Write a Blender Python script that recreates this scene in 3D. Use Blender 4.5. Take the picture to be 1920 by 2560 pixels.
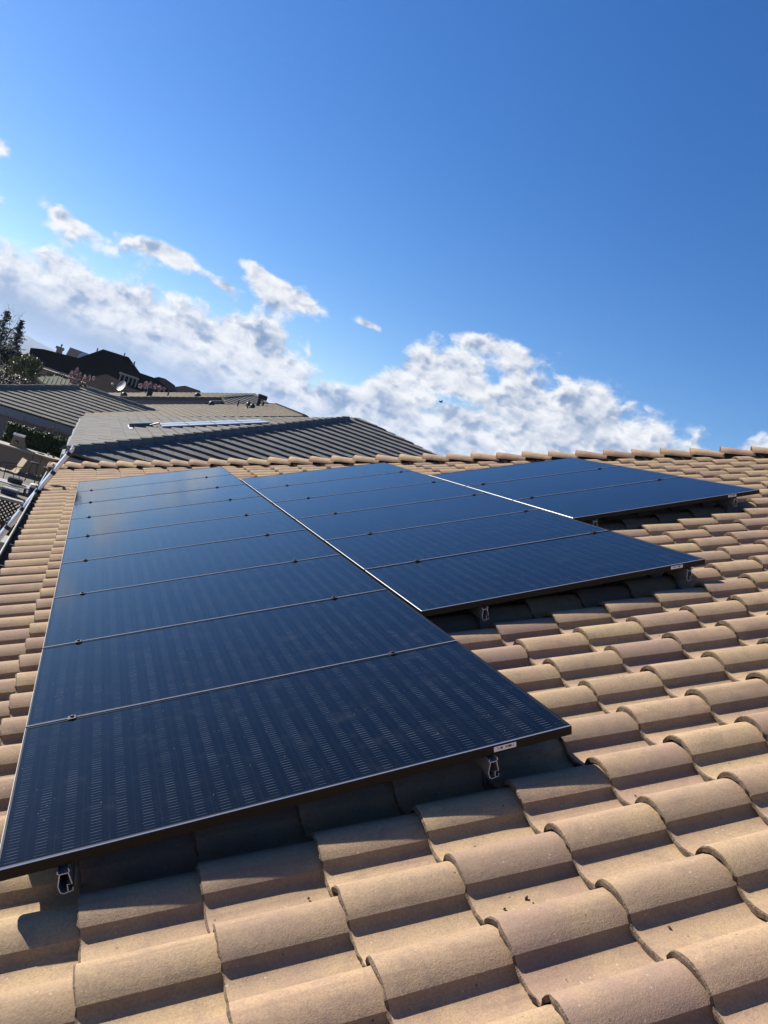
import bpy, bmesh, math, random
from mathutils import Vector, Matrix, noise as mnoise

random.seed(7)
SC = bpy.context.scene
COL = SC.collection
for o in list(bpy.data.objects):
    bpy.data.objects.remove(o)

# ------------------------------------------------------------------ camera, sky, sun, exposure
PITCH = math.radians(24.0)                       # slope of the tiled roof
CA, SA = math.cos(PITCH), math.sin(PITCH)
# roof frame: u = up the slope, v = along the eave (away from the camera), n = off the surface
ROOF = Matrix(((CA, 0, -SA, 0), (0, 1, 0, 0), (SA, 0, CA, 0), (0, 0, 0, 1)))
CAM_R = ((0.938048652, -0.339927578, -0.067186072),      # camera right, down, forward in the roof frame
         (-0.128719657, -0.161832436, -0.978387200),
         (0.321707905, 0.926422962, -0.195562059))
CAM_C = Vector((0.474885, -11.283273, 1.382368))
r3 = ROOF.to_3x3()
rt, dn, fw = (r3 @ Vector(r) for r in CAM_R)
cw = ROOF @ CAM_C
cam = bpy.data.objects.new('camera', bpy.data.cameras.new('camera'))
COL.objects.link(cam)
up, bk = -dn, -fw
cam.matrix_world = Matrix(((rt.x, up.x, bk.x, cw.x), (rt.y, up.y, bk.y, cw.y), (rt.z, up.z, bk.z, cw.z), (0, 0, 0, 1)))
cam.data.sensor_fit = 'HORIZONTAL'
cam.data.sensor_width = 36.0
cam.data.lens = 36.0 * 1929.1 / 1920.0
cam.data.clip_start = 0.05
cam.data.clip_end = 20000.0
SC.camera = cam

SUN_TO = (r3 @ Vector((-0.44, 0.76, 1.0))).normalized()   # direction towards the sun
SUN_EL = math.asin(SUN_TO.z)
SUN_AZ = math.atan2(SUN_TO.x, SUN_TO.y)                   # from +Y towards +X
SUN_STRENGTH = 5.0
SKY_STRENGTH = 0.055
EXPOSURE = 1.25
sun = bpy.data.objects.new('sun', bpy.data.lights.new('sun', 'SUN'))
COL.objects.link(sun)
sun.data.energy = SUN_STRENGTH
sun.data.angle = math.radians(0.55)
sun.data.color = (1.0, 0.93, 0.82)
sun.rotation_euler = (-SUN_TO).to_track_quat('-Z', 'Y').to_euler()
sun.location = (-20, 20, 30)

world = bpy.data.worlds.new('World')
SC.world = world
world.use_nodes = True


class NT:
    """small helper to write node trees as expressions"""
    def __init__(self, tree):
        self.t = tree
        tree.nodes.clear()

    def n(self, typ, **kw):
        nd = self.t.nodes.new(typ)
        for k, v in kw.items():
            setattr(nd, k, v)
        return nd

    def put(self, sock, val):
        if hasattr(val, 'is_linked') or isinstance(val, bpy.types.NodeSocket):
            self.t.links.new(val, sock)
        else:
            sock.default_value = val

    def m(self, op, a, b=0.0, c=None, clamp=False):
        nd = self.n('ShaderNodeMath', operation=op, use_clamp=clamp)
        self.put(nd.inputs[0], a)
        self.put(nd.inputs[1], b)
        if c is not None:
            self.put(nd.inputs[2], c)
        return nd.outputs[0]

    def vm(self, op, a, b=(0, 0, 0), scale=None):
        nd = self.n('ShaderNodeVectorMath', operation=op)
        self.put(nd.inputs[0], a)
        if op != 'NORMALIZE':
            self.put(nd.inputs[1], b)
        if scale is not None:
            self.put(nd.inputs['Scale'], scale)
        return nd.outputs['Value'] if op in ('DOT_PRODUCT', 'LENGTH', 'DISTANCE') else nd.outputs[0]

    def xyz(self, x, y, z):
        nd = self.n('ShaderNodeCombineXYZ')
        for s, v in zip(nd.inputs, (x, y, z)):
            self.put(s, v)
        return nd.outputs[0]

    def sep(self, v):
        nd = self.n('ShaderNodeSeparateXYZ')
        self.put(nd.inputs[0], v)
        return nd.outputs

    def noise(self, vec, scale, detail=4.0, rough=0.55, dist=0.0, lac=2.0):
        nd = self.n('ShaderNodeTexNoise')
        self.put(nd.inputs['Vector'], vec)
        nd.inputs['Scale'].default_value = scale
        nd.inputs['Detail'].default_value = detail
        nd.inputs['Roughness'].default_value = rough
        nd.inputs['Distortion'].default_value = dist
        nd.inputs['Lacunarity'].default_value = lac
        return nd.outputs['Fac']

    def voronoi(self, vec, scale, feature='F1', rnd=1.0):
        nd = self.n('ShaderNodeTexVoronoi', feature=feature)
        self.put(nd.inputs['Vector'], vec)
        nd.inputs['Scale'].default_value = scale
        nd.inputs['Randomness'].default_value = rnd
        return nd

    def map(self, v, a, b, c=0.0, d=1.0, smooth=True):
        nd = self.n('ShaderNodeMapRange', interpolation_type='SMOOTHSTEP' if smooth else 'LINEAR')
        self.put(nd.inputs[0], v)
        for i, q in enumerate((a, b, c, d)):
            self.put(nd.inputs[i + 1], q)
        return nd.outputs[0]

    def mix(self, f, a, b, blend='MIX'):
        nd = self.n('ShaderNodeMix', data_type='RGBA', blend_type=blend)
        self.put(nd.inputs[0], f)
        for s, v in ((nd.inputs[6], a), (nd.inputs[7], b)):
            if isinstance(v, tuple) and len(v) == 3:
                v = (*v, 1.0)
            self.put(s, v)
        return nd.outputs[2]


def build_world():
    t = NT(world.node_tree)
    gen = t.n('ShaderNodeTexCoord').outputs['Generated']
    x, y, z = t.sep(gen)
    az = t.m('MULTIPLY', t.m('ARCTAN2', x, y), 57.29578)
    el = t.m('MULTIPLY', t.m('ARCSINE', z), 57.29578)
    pos = t.xyz(az, el, 0.0)
    sky = t.n('ShaderNodeTexSky', sky_type='NISHITA', sun_disc=False)
    sky.sun_elevation = SUN_EL
    sky.sun_rotation = SUN_AZ
    sky.altitude = 100
    sky.air_density = 1.0
    sky.dust_density = 0.35
    sky.ozone_density = 4.0
    hsv = t.n('ShaderNodeHueSaturation')
    hsv.inputs['Hue'].default_value = 0.510
    hsv.inputs['Saturation'].default_value = 1.30
    hsv.inputs['Value'].default_value = 1.12
    t.put(hsv.inputs['Color'], sky.outputs[0])
    skyc = hsv.outputs[0]
    # top edge of the cloud bank over azimuth
    pts = [(-180, 8), (-120, 9), (-70, 8), (-30, 7.0), (-14, 6.6), (-8.2, 6.6), (-5, 7.2), (-1, 7.2), (2.4, 7.7), (4.2, 6.9), (6.4, 7.9),
           (8.4, 8.9), (10.5, 7.7), (13, 6.6), (15.3, 5.0), (17, 6.2), (18.8, 7.2), (20.4, 9.9), (24, 11.1), (29, 11.2),
           (34, 11.1), (38, 10.2), (41, 9.2), (42.6, 8.2), (44.3, 9.9), (46, 11.0), (52, 11.0), (75, 8), (120, 8.5), (180, 8)]
    fc = t.n('ShaderNodeFloatCurve')
    c2 = fc.mapping.curves[0]
    while len(c2.points) < len(pts):
        c2.points.new(0.5, 0.5)
    for p, (aa, ee) in zip(c2.points, pts):
        p.location = ((aa + 180) / 360, ee / 20.0)
        p.handle_type = 'AUTO'
    fc.mapping.update()
    t.put(fc.inputs['Value'], t.m('MULTIPLY_ADD', az, 1 / 360.0, 0.5))
    top = t.m('MULTIPLY', fc.outputs[0], 20.0)

    def field(items, start):
        """soft ellipses: azimuth, elevation, half width, half height, tilt, weight"""
        tot = start
        for (ca, ce, wa, we, tilt, wt) in items:
            mp = t.n('ShaderNodeMapping', vector_type='TEXTURE')
            mp.inputs['Location'].default_value = (ca, ce, 0)
            mp.inputs['Rotation'].default_value = (0, 0, math.radians(tilt))
            mp.inputs['Scale'].default_value = (wa, we, 1)
            t.put(mp.inputs['Vector'], pos)
            g = t.n('ShaderNodeTexGradient', gradient_type='QUADRATIC_SPHERE')
            t.put(g.inputs['Vector'], mp.outputs[0])
            tot = t.m('MULTIPLY_ADD', g.outputs['Fac'], wt, tot)
        return tot

    blobs = [(11.3, 9.8, 7.6, 2.3, -7, 3.7), (7.8, 10.6, 3.4, 1.2, -12, 3.0), (-5.2, 9.1, 5.0, 1.8, -12, 3.5), (0.2, 9.3, 6.4, 1.9, 4, 3.5), (2.8, 9.5, 3.2, 1.3, -10, 2.8),
             (-10.0, 11.4, 2.4, 2.0, 0, 3.6), (-9.3, 8.4, 2.6, 1.3, 0, 3.0), (5.9, 8.8, 2.6, 1.1, -10, 2.6), (16.6, 9.8, 3.0, 0.75, 0, 2.5), (24.5, 11.2, 7.5, 1.6, 2, 1.4)]
    holes = [(24.4, 6.7, 4.4, 1.4, 4, -2.9), (26.4, 9.0, 3.0, 1.1, 8, -1.6), (15.2, 7.9, 3.6, 2.2, 25, -1.3)]
    darks = [(9.4, 6.7, 3.6, 1.7, -12, 0.95), (30.8, 8.9, 5.0, 1.7, -6, 0.9), (-0.5, 6.2, 4.6, 1.2, -10, 0.8), (15.6, 3.9, 5.6, 1.5, -10, 0.95),
             (26, 4.2, 11, 1.1, -3, 0.55), (36, 7.6, 6.0, 1.3, 0, 0.45)]
    # noise domain: degrees, slightly stretched along the horizon
    vec = t.vm('MULTIPLY', pos, (0.66, 0.90, 0.0))
    wn = t.n('ShaderNodeTexNoise')
    t.put(wn.inputs['Vector'], vec)
    wn.inputs['Scale'].default_value = 0.9
    wn.inputs['Detail'].default_value = 2.0
    vec = t.vm('ADD', vec, t.vm('MULTIPLY', t.vm('SUBTRACT', wn.outputs['Color'], (0.5, 0.5, 0.5)), (0.9, 0.7, 0.0)))
    n0 = t.noise(vec, 0.52, 9.0, 0.555, 0.0, 2.15)
    n1 = t.noise(t.vm('ADD', vec, (-0.22, 0.38, 0.0)), 0.52, 7.0, 0.53, 0.0, 2.15)
    bank = t.m('MINIMUM', t.m('MULTIPLY', t.m('SUBTRACT', top, el), 0.8), 1.6)
    base = t.m('MAXIMUM', bank, -1.45)
    base = field(blobs + holes, base)
    base = t.m('MINIMUM', base, 1.7)
    d0 = t.m('MULTIPLY_ADD', t.m('SUBTRACT', n0, 0.5), 5.6, base)
    alpha = t.map(d0, -0.15, 1.05)
    relief = t.m('SUBTRACT', n0, n1)
    lit = t.m('MULTIPLY_ADD', relief, 2.3, 0.84)
    lit = t.m('SUBTRACT', lit, t.map(wn.outputs['Fac'], 0.50, 0.68, 0.0, 0.34))
    lit = t.m('SUBTRACT', lit, t.map(d0, 0.9, 3.6, 0.0, 0.36))
    dk = field(darks, 0.0)
    lit = t.m('MULTIPLY_ADD', t.m('MULTIPLY', dk, t.map(n1, 0.3, 0.6)), -0.62, lit)
    # smooth grey-blue veil low over the left horizon
    veil_top = t.map(az, -8.0, 22.0, 3.6, 1.2, smooth=False)
    veil = t.map(t.m('SUBTRACT', el, veil_top), 1.7, -1.5)
    veil = t.m('MULTIPLY', veil, t.map(az, 32.0, 14.0))
    lit = t.m('MULTIPLY', lit, t.m('SUBTRACT', 1.0, t.m('MULTIPLY', veil, 0.88)))
    lit = t.m('ADD', lit, t.m('MULTIPLY', veil, t.m('MULTIPLY_ADD', wn.outputs['Fac'], 0.40, 0.0)))
    k = 1.0 / (SKY_STRENGTH * 2.0 ** EXPOSURE)
    cr = t.n('ShaderNodeValToRGB')
    els = cr.color_ramp.elements
    els[0].position, els[0].color = 0.0, (0.19 * k, 0.30 * k, 0.50 * k, 1)
    els[1].position, els[1].color = 1.0, (0.94 * k, 0.95 * k, 0.97 * k, 1)
    e = els.new(0.35); e.color = (0.33 * k, 0.43 * k, 0.60 * k, 1)
    e = els.new(0.68); e.color = (0.68 * k, 0.72 * k, 0.80 * k, 1)
    t.put(cr.inputs[0], lit)
    alpha = t.m('MAXIMUM', alpha, t.m('MULTIPLY', veil, 0.94))
    col = t.mix(alpha, skyc, cr.outputs[0])
    bg = t.n('ShaderNodeBackground')
    bg.inputs['Strength'].default_value = SKY_STRENGTH
    t.put(bg.inputs['Color'], col)
    out = t.n('ShaderNodeOutputWorld')
    t.t.links.new(bg.outputs[0], out.inputs[0])
    world.cycles.sampling_method = 'MANUAL'
    world.cycles.sample_map_resolution = 512


build_world()
vs = SC.view_settings
vs.view_transform = 'Standard'
vs.look = 'None'
vs.exposure = EXPOSURE
vs.gamma = 1.0
vs.use_curve_mapping = False
SC.cycles.use_denoising = True
SC.cycles.max_bounces = 6
SC.cycles.diffuse_bounces = 2
SC.cycles.glossy_bounces = 3
SC.cycles.transmission_bounces = 3
SC.cycles.transparent_max_bounces = 4
SC.cycles.sample_clamp_indirect = 6.0

# ------------------------------------------------------------------ materials
MATS = {}
ALB = 0.60                                       # overall scale of the diffuse colours


def material(name, fn):
    if name not in MATS:
        mt = bpy.data.materials.new(name)
        mt.use_nodes = True
        t = NT(mt.node_tree)
        bsdf = t.n('ShaderNodeBsdfPrincipled')
        out = t.n('ShaderNodeOutputMaterial')
        t.t.links.new(bsdf.outputs[0], out.inputs[0])
        fn(t, bsdf)
        MATS[name] = mt
    return MATS[name]


def bump(t, bsdf, h, strength=0.3, dist=0.01):
    nd = t.n('ShaderNodeBump')
    nd.inputs['Strength'].default_value = strength
    nd.inputs['Distance'].default_value = dist
    t.put(nd.inputs['Height'], h)
    t.put(bsdf.inputs['Normal'], nd.outputs[0])


def rnd_of(t):
    """per-piece random value: the object's own, shifted by the piece's own value in joined meshes"""
    oi = t.n('ShaderNodeObjectInfo')
    at = t.n('ShaderNodeAttribute', attribute_name='piece')
    return t.m('FRACT', t.m('ADD', oi.outputs['Random'], at.outputs['Fac']))


def wpos(t):
    return t.n('ShaderNodeNewGeometry').outputs['Position']


def plain(name, col, rough=0.6, metal=0.0, var=0.12, scale=9.0, bmp=0.0, bscale=60.0, spec=0.5):
    def fn(t, b):
        p = wpos(t)
        nz = t.noise(p, scale, 5.0, 0.6)
        kk = 1.0 if metal > 0.25 else ALB
        c = t.mix(nz, tuple(q * kk * (1 - var) for q in col), tuple(min(1, q * kk * (1 + var)) for q in col))
        t.put(b.inputs['Base Color'], c)
        b.inputs['Roughness'].default_value = rough
        b.inputs['Metallic'].default_value = metal
        b.inputs['Specular IOR Level'].default_value = spec
        if bmp:
            bump(t, b, t.noise(p, bscale, 4.0, 0.6), bmp, 0.01)
    return material(name, fn)


def tile_mat(t, b, edge=False):
    r = rnd_of(t)
    p = wpos(t)
    ramp = t.n('ShaderNodeValToRGB')
    ramp.color_ramp.interpolation = 'LINEAR'
    e = ramp.color_ramp.elements
    e[0].position, e[0].color = 0.0, (0.270, 0.188, 0.135, 1)
    e[1].position, e[1].color = 1.0, (0.330, 0.240, 0.145, 1)
    for pos, c in ((0.14, (0.365, 0.262, 0.160)), (0.28, (0.255, 0.172, 0.135)), (0.42, (0.345, 0.238, 0.158)), (0.56, (0.400, 0.296, 0.168)), (0.70, (0.285, 0.192, 0.146)), (0.86, (0.375, 0.258, 0.168))):
        q = e.new(pos)
        q.color = (*c, 1)
    t.put(ramp.inputs[0], r)
    base = ramp.outputs[0]
    off = t.vm('ADD', p, t.xyz(t.m('MULTIPLY', r, 37.0), t.m('MULTIPLY', r, 11.0), 0.0))
    big = t.noise(off, 3.5, 4.0, 0.6)
    base = t.mix(t.map(big, 0.42, 0.68, 0.0, 0.55), base, (0.4, 0.2975, 0.1634))
    mid = t.noise(off, 15.0, 5.0, 0.65)
    base = t.mix(t.map(mid, 0.46, 0.70, 0.0, 0.5), base, (0.22, 0.1606, 0.1273))
    fine = t.noise(off, 130.0, 4.0, 0.7)
    base = t.mix(t.map(fine, 0.40, 0.66, 0.0, 0.42), base, (0.176, 0.1263, 0.0989))
    speck = t.voronoi(off, 48.0)
    sm = t.map(speck.outputs['Distance'], 0.20, 0.12)
    sm = t.m('MULTIPLY', sm, t.map(t.noise(off, 21.0, 2.0), 0.56, 0.64))
    base = t.mix(t.m('MULTIPLY', sm, 0.4), base, (0.576, 0.489, 0.3784))
    sp2 = t.voronoi(t.vm('ADD', off, (3.1, 7.7, 1.3)), 30.0)
    s2 = t.m('MULTIPLY', t.map(sp2.outputs['Distance'], 0.14, 0.08), t.map(t.noise(off, 9.0, 2.0), 0.56, 0.66))
    base = t.mix(t.m('MULTIPLY', s2, 0.8), base, (0.056, 0.0391, 0.031))
    px, py, pz = t.sep(p)
    along = t.m('MULTIPLY_ADD', px, CA, t.m('MULTIPLY', pz, SA))
    st = t.noise(t.xyz(t.m('MULTIPLY', along, 1.6), t.m('MULTIPLY', py, 26.0), t.m('MULTIPLY', r, 30.0)), 1.0, 4.0, 0.6)
    base = t.mix(t.map(st, 0.52, 0.74, 0.0, 0.50), base, (0.19, 0.128, 0.092))
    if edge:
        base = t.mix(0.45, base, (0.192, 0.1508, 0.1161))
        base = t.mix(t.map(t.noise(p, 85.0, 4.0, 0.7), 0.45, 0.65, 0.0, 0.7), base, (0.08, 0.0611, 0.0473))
    base = t.mix(1.0, base, (0.80, 0.79, 0.78), 'MULTIPLY')
    t.put(b.inputs['Base Color'], base)
    b.inputs['Roughness'].default_value = 0.88
    b.inputs['Specular IOR Level'].default_value = 0.25
    g = t.m('ADD', t.noise(p, 240.0, 3.0, 0.65), t.m('MULTIPLY', t.noise(p, 75.0, 5.0, 0.7), 0.7))
    if edge:
        g = t.m('ADD', g, t.m('MULTIPLY', t.noise(p, 90.0, 5.0, 0.8), 2.0))
    bump(t, b, g, 0.9 if edge else 0.40, 0.012 if edge else 0.0035)


M_TILE = material('concrete_tile', lambda t, b: tile_mat(t, b))
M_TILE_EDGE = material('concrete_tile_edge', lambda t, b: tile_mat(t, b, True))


def glass_mat(t, b):
    """dark half-cut solar cells under glass; object coordinates: x along the long side, y across"""
    p = t.n('ShaderNodeTexCoord').outputs['Object']
    x, y, z = t.sep(p)
    oi = t.n('ShaderNodeObjectInfo').outputs['Random']
    base = t.mix(t.noise(p, 2.0, 3.0), (0.0008, 0.0010, 0.0020), (0.0013, 0.0017, 0.0031))
    # half-cell columns every 79 mm, ribbons every 17.5 mm
    fx = t.m('FRACT', t.m('DIVIDE', x, 0.0795))
    dx = t.m('ABSOLUTE', t.m('SUBTRACT', fx, 0.5))
    fy = t.m('FRACT', t.m('DIVIDE', y, 0.0175))
    dy = t.m('ABSOLUTE', t.m('SUBTRACT', fy, 0.5))
    row = t.m('FLOOR', t.m('DIVIDE', y, 0.0175))
    colx = t.m('FLOOR', t.m('DIVIDE', x, 0.0795))
    wn = t.n('ShaderNodeTexWhiteNoise', noise_dimensions='3D')
    t.put(wn.inputs['Vector'], t.xyz(row, colx, t.m('MULTIPLY', oi, 50.0)))
    near_gap = t.map(dx, 0.25, 0.17)
    rib = t.map(dy, 0.085, 0.03)
    dash = t.m('MULTIPLY', t.m('MULTIPLY', near_gap, rib), t.map(wn.outputs['Value'], 0.0, 0.9, 0.55, 1.0))
    patch = t.map(t.noise(t.xyz(x, y, t.m('MULTIPLY', oi, 9.0)), 5.0, 3.0), 0.35, 0.65, 0.6, 1.0)
    dash = t.m('MULTIPLY', dash, patch)
    faint = t.m('MULTIPLY', rib, 0.10)
    gx = t.map(dx, 0.485, 0.497)
    lines = t.m('MAXIMUM', dash, t.m('MAXIMUM', faint, t.m('MULTIPLY', gx, 0.12)))
    base = t.mix(t.m('MULTIPLY', lines, 0.42), base, (0.12, 0.145, 0.17))
    # bus strip in the middle between the two halves
    mid = t.map(t.m('ABSOLUTE', t.m('SUBTRACT', x, 0.975)), 0.008, 0.006)
    base = t.mix(mid, base, (0.003, 0.004, 0.008))
    # dust and dried drops
    dust = t.map(t.noise(p, 7.0, 6.0, 0.7), 0.50, 0.80, 0.0, 0.014)
    sp = t.voronoi(p, 42.0)
    pin = t.m('MULTIPLY', t.map(sp.outputs['Distance'], 0.06, 0.03), t.map(t.noise(p, 13.0, 2.0), 0.52, 0.6))
    base = t.mix(t.m('MAXIMUM', dust, t.m('MULTIPLY', pin, 0.6)), base, (0.55, 0.52, 0.47))
    t.put(b.inputs['Base Color'], base)
    t.put(b.inputs['Roughness'], t.m('MULTIPLY_ADD', t.noise(p, 5.0, 4.0), 0.05, 0.075))
    b.inputs['IOR'].default_value = 1.5
    b.inputs['Specular IOR Level'].default_value = 0.34
    b.inputs['Specular Tint'].default_value = (0.52, 0.44, 0.36, 1)
    bump(t, b, t.noise(p, 1.4, 2.0), 0.05, 0.01)


M_GLASS = material('solar_cell_glass', glass_mat)
M_FRAME = plain('black_anodised_frame', (0.003, 0.003, 0.004), 0.42, 0.0, 0.2, 20, spec=0.2)
M_FRAME_GLINT = plain('frame_edge_glint', (0.58, 0.60, 0.63), 0.36, 0.5, 0.08, 30)  # sun glint on the black frame's chamfer, put in as a paler colour
M_BLACK = plain('black_plastic', (0.014, 0.014, 0.017), 0.45, 0.0, 0.15)
M_STEEL = plain('stainless_steel', (0.55, 0.55, 0.56), 0.3, 1.0, 0.08)
M_ALU = plain('brushed_aluminium', (0.68, 0.69, 0.70), 0.33, 0.9, 0.06, 25)
M_ALU_CUT = plain('cut_aluminium', (0.48, 0.48, 0.49), 0.45, 0.4, 0.05, 60)
M_RAIL = plain('mill_rail', (0.30, 0.29, 0.27), 0.45, 0.6, 0.1, 30)
M_GREYMETAL = plain('galvanised_post', (0.16, 0.17, 0.18), 0.5, 0.6, 0.15, 20)


def label_mat(t, b):
    p = t.n('ShaderNodeTexCoord').outputs['Object']
    x, y, z = t.sep(p)
    wn = t.n('ShaderNodeTexWhiteNoise', noise_dimensions='1D')
    t.put(wn.inputs['W'], t.m('FLOOR', t.m('MULTIPLY', x, 420.0)))
    bars = t.m('GREATER_THAN', wn.outputs['Value'], 0.5)
    inside = t.m('MULTIPLY', t.m('LESS_THAN', t.m('ABSOLUTE', x), 0.036), t.m('LESS_THAN', t.m('ABSOLUTE', t.m('SUBTRACT', z, 0.001)), 0.0045))
    t.put(b.inputs['Base Color'], t.mix(t.m('MULTIPLY', bars, inside), (0.74, 0.69, 0.66), (0.05, 0.05, 0.06)))
    b.inputs['Roughness'].default_value = 0.5


M_LABEL = material('barcode_label', label_mat)
M_DECK = plain('roof_underlay', (0.03, 0.027, 0.024), 0.9)
M_FASCIA_BROWN = plain('brown_fascia', (0.045, 0.03, 0.022), 0.7)
M_GUTTER = plain('pale_gutter', (0.40, 0.41, 0.39), 0.45, 0.0, 0.06, 4)
M_GUTTER_IN = plain('gutter_trough', (0.045, 0.032, 0.025), 0.8)
M_STUCCO = plain('tan_stucco', (0.40, 0.33, 0.25), 0.9, 0, 0.08, 5, 0.3, 90)
M_MORTAR = plain('mortar', (0.22, 0.17, 0.13), 0.95, 0, 0.2, 20, 0.5, 50)


def flat_tile(name, c1, c2, streak, spec=0.12):
    c1, c2, streak = (tuple(q * ALB for q in c) for c in (c1, c2, streak))

    def fn(t, b):
        r = rnd_of(t)
        p = wpos(t)
        base = t.mix(r, c1, c2)
        n1 = t.noise(p, 2.2, 5.0, 0.65)
        base = t.mix(t.map(n1, 0.4, 0.7, 0.0, 0.35), base, streak)
        n2 = t.noise(p, 26.0, 4.0, 0.7)
        base = t.mix(t.map(n2, 0.45, 0.7, 0.0, 0.25), base, tuple(q * 0.55 for q in c1))
        t.put(b.inputs['Base Color'], base)
        b.inputs['Roughness'].default_value = 0.85
        b.inputs['Specular IOR Level'].default_value = spec
        bump(t, b, n2, 0.3, 0.008)
    return material(name, fn)


M_GREYTILE = flat_tile('grey_flat_tile', (0.205, 0.200, 0.190), (0.245, 0.238, 0.225), (0.175, 0.172, 0.165))
M_GREYTILE2 = flat_tile('grey_flat_tile_weathered', (0.235, 0.225, 0.195), (0.275, 0.262, 0.228), (0.21, 0.2, 0.175))
M_BROWNTILE = flat_tile('brown_flat_tile', (0.205, 0.18, 0.145), (0.24, 0.21, 0.168), (0.18, 0.16, 0.132))
M_GREENTILE = flat_tile('moss_grey_tile', (0.26, 0.26, 0.19), (0.30, 0.30, 0.22), (0.22, 0.22, 0.16))
M_SHINGLE_DARK = flat_tile('dark_shingle', (0.005, 0.0065, 0.0075), (0.007, 0.0085, 0.0095), (0.004, 0.005, 0.006), 0.0)
M_SHINGLE_BROWN = flat_tile('brown_shingle', (0.045, 0.040, 0.040), (0.058, 0.050, 0.048), (0.018, 0.016, 0.015), 0.0)
M_CREAM = plain('cream_paint', (0.42, 0.41, 0.39), 0.7, 0, 0.05, 3)
M_WHITE = plain('white_paint', (0.74, 0.73, 0.70), 0.55, 0, 0.05, 5)
M_BLUE = plain('blue_plastic', (0.008, 0.018, 0.13), 0.35, 0, 0.1, 6)
M_TEAL = plain('teal_sheet', (0.03, 0.09, 0.13), 0.5, 0, 0.3, 8)
M_SLING = plain('tan_sling_fabric', (0.38, 0.30, 0.19), 0.85, 0, 0.12, 40)
M_DARKMETAL = plain('dark_metal', (0.012, 0.012, 0.016), 0.5, 0.3, 0.2)
M_COUNTER = plain('pale_stone_top', (0.50, 0.45, 0.37), 0.6, 0, 0.15, 8)
M_PATIO = plain('patio_concrete', (0.16, 0.145, 0.125), 0.9, 0, 0.15, 2.5)
M_DIRT = plain('dry_ground', (0.13, 0.10, 0.07), 0.95, 0, 0.25, 0.6)
M_WOOD = plain('brown_wood', (0.10, 0.062, 0.040), 0.8, 0, 0.3, 6)
M_DARKWOOD = plain('dark_lattice_wood', (0.045, 0.030, 0.022), 0.8, 0, 0.3, 9)
M_BARK = plain('bark', (0.09, 0.068, 0.05), 0.95, 0, 0.3, 12)
M_MIRROR = plain('silver_panel', (0.27, 0.30, 0.35), 0.30, 0.35, 0.06, 1.5)
M_DISH = plain('dish_grey', (0.50, 0.50, 0.48), 0.5, 0, 0.06, 6)
M_HILL = plain('hill_scrub', (0.05, 0.06, 0.05), 0.95, 0, 0.3, 0.01)
M_LAVENDERGREY = plain('pale_shed_metal', (0.42, 0.43, 0.42), 0.6, 0, 0.06, 3)
M_GREEN = plain('green_plate', (0.02, 0.11, 0.06), 0.4)


def leaf_mat(name, c1, c2, c3, rough=0.6):
    c1, c2, c3 = (tuple(q * ALB for q in c) for c in (c1, c2, c3))

    def fn(t, b):
        at = t.n('ShaderNodeAttribute', attribute_name='piece').outputs['Fac']
        c = t.mix(at, c1, c2)
        c = t.mix(t.map(at, 0.82, 1.0), c, c3)
        t.put(b.inputs['Base Color'], c)
        b.inputs['Roughness'].default_value = rough
    return material(name, fn)


M_HEDGE = leaf_mat('hedge_leaf', (0.022, 0.062, 0.016), (0.050, 0.11, 0.026), (0.16, 0.18, 0.045))
M_LEAF = leaf_mat('broad_leaf', (0.07, 0.10, 0.02), (0.22, 0.23, 0.05), (0.5, 0.46, 0.2), 0.4)
M_CONIFER = leaf_mat('conifer_needle', (0.024, 0.042, 0.026), (0.052, 0.075, 0.042), (0.14, 0.15, 0.09))
M_BLOSSOM = leaf_mat('pink_blossom', (0.26, 0.12, 0.15), (0.55, 0.32, 0.36), (0.8, 0.58, 0.6))
M_SCRUB = leaf_mat('winter_scrub', (0.040, 0.034, 0.022), (0.075, 0.062, 0.036), (0.13, 0.12, 0.06))
M_OLIVE = leaf_mat('olive_shrub', (0.05, 0.055, 0.016), (0.11, 0.105, 0.035), (0.17, 0.15, 0.06))

# ------------------------------------------------------------------ object helpers
WM = {}                                             # world matrix of everything built, by object name


def link(o, parent=None, world_m=None, local=None):
    COL.objects.link(o)
    if parent is not None:
        o.parent = parent
        if local is None:
            wm = world_m if world_m is not None else Matrix.Identity(4)
            local = WM[parent.name].inverted() @ wm
        o.matrix_basis = local
        WM[o.name] = WM[parent.name] @ local
    else:
        wm = world_m if world_m is not None else Matrix.Identity(4)
        o.matrix_basis = wm
        WM[o.name] = wm
    return o


def tag(o, label, cat, group=None, kind=None):
    if label:
        o['label'] = label
    if cat:
        o['category'] = cat
    if group:
        o['group'] = group
    if kind:
        o['kind'] = kind
    return o


def thing(name, label, cat, loc=(0, 0, 0), group=None, rz=0.0):
    o = bpy.data.objects.new(name, None)
    o.empty_display_size = 0.2
    link(o, None, Matrix.Translation(loc) @ Matrix.Rotation(rz, 4, 'Z'))
    return tag(o, label, cat, group)


def mesh_of(name, verts, faces, mats, fmat=None, smooth=False, piece=None, sharp=None):
    me = bpy.data.meshes.new(name)
    me.from_pydata([tuple(v) for v in verts], [], faces)
    for m in (mats if isinstance(mats, (list, tuple)) else [mats]):
        me.materials.append(m)
    if fmat:
        me.polygons.foreach_set('material_index', fmat)
    if smooth:
        me.polygons.foreach_set('use_smooth', [True] * len(me.polygons))
        if sharp is not None:
            me.set_sharp_from_angle(angle=math.radians(sharp))
    if piece is not None:
        at = me.attributes.new('piece', 'FLOAT', 'FACE')
        at.data.foreach_set('value', piece)
    me.update()
    return me


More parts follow.
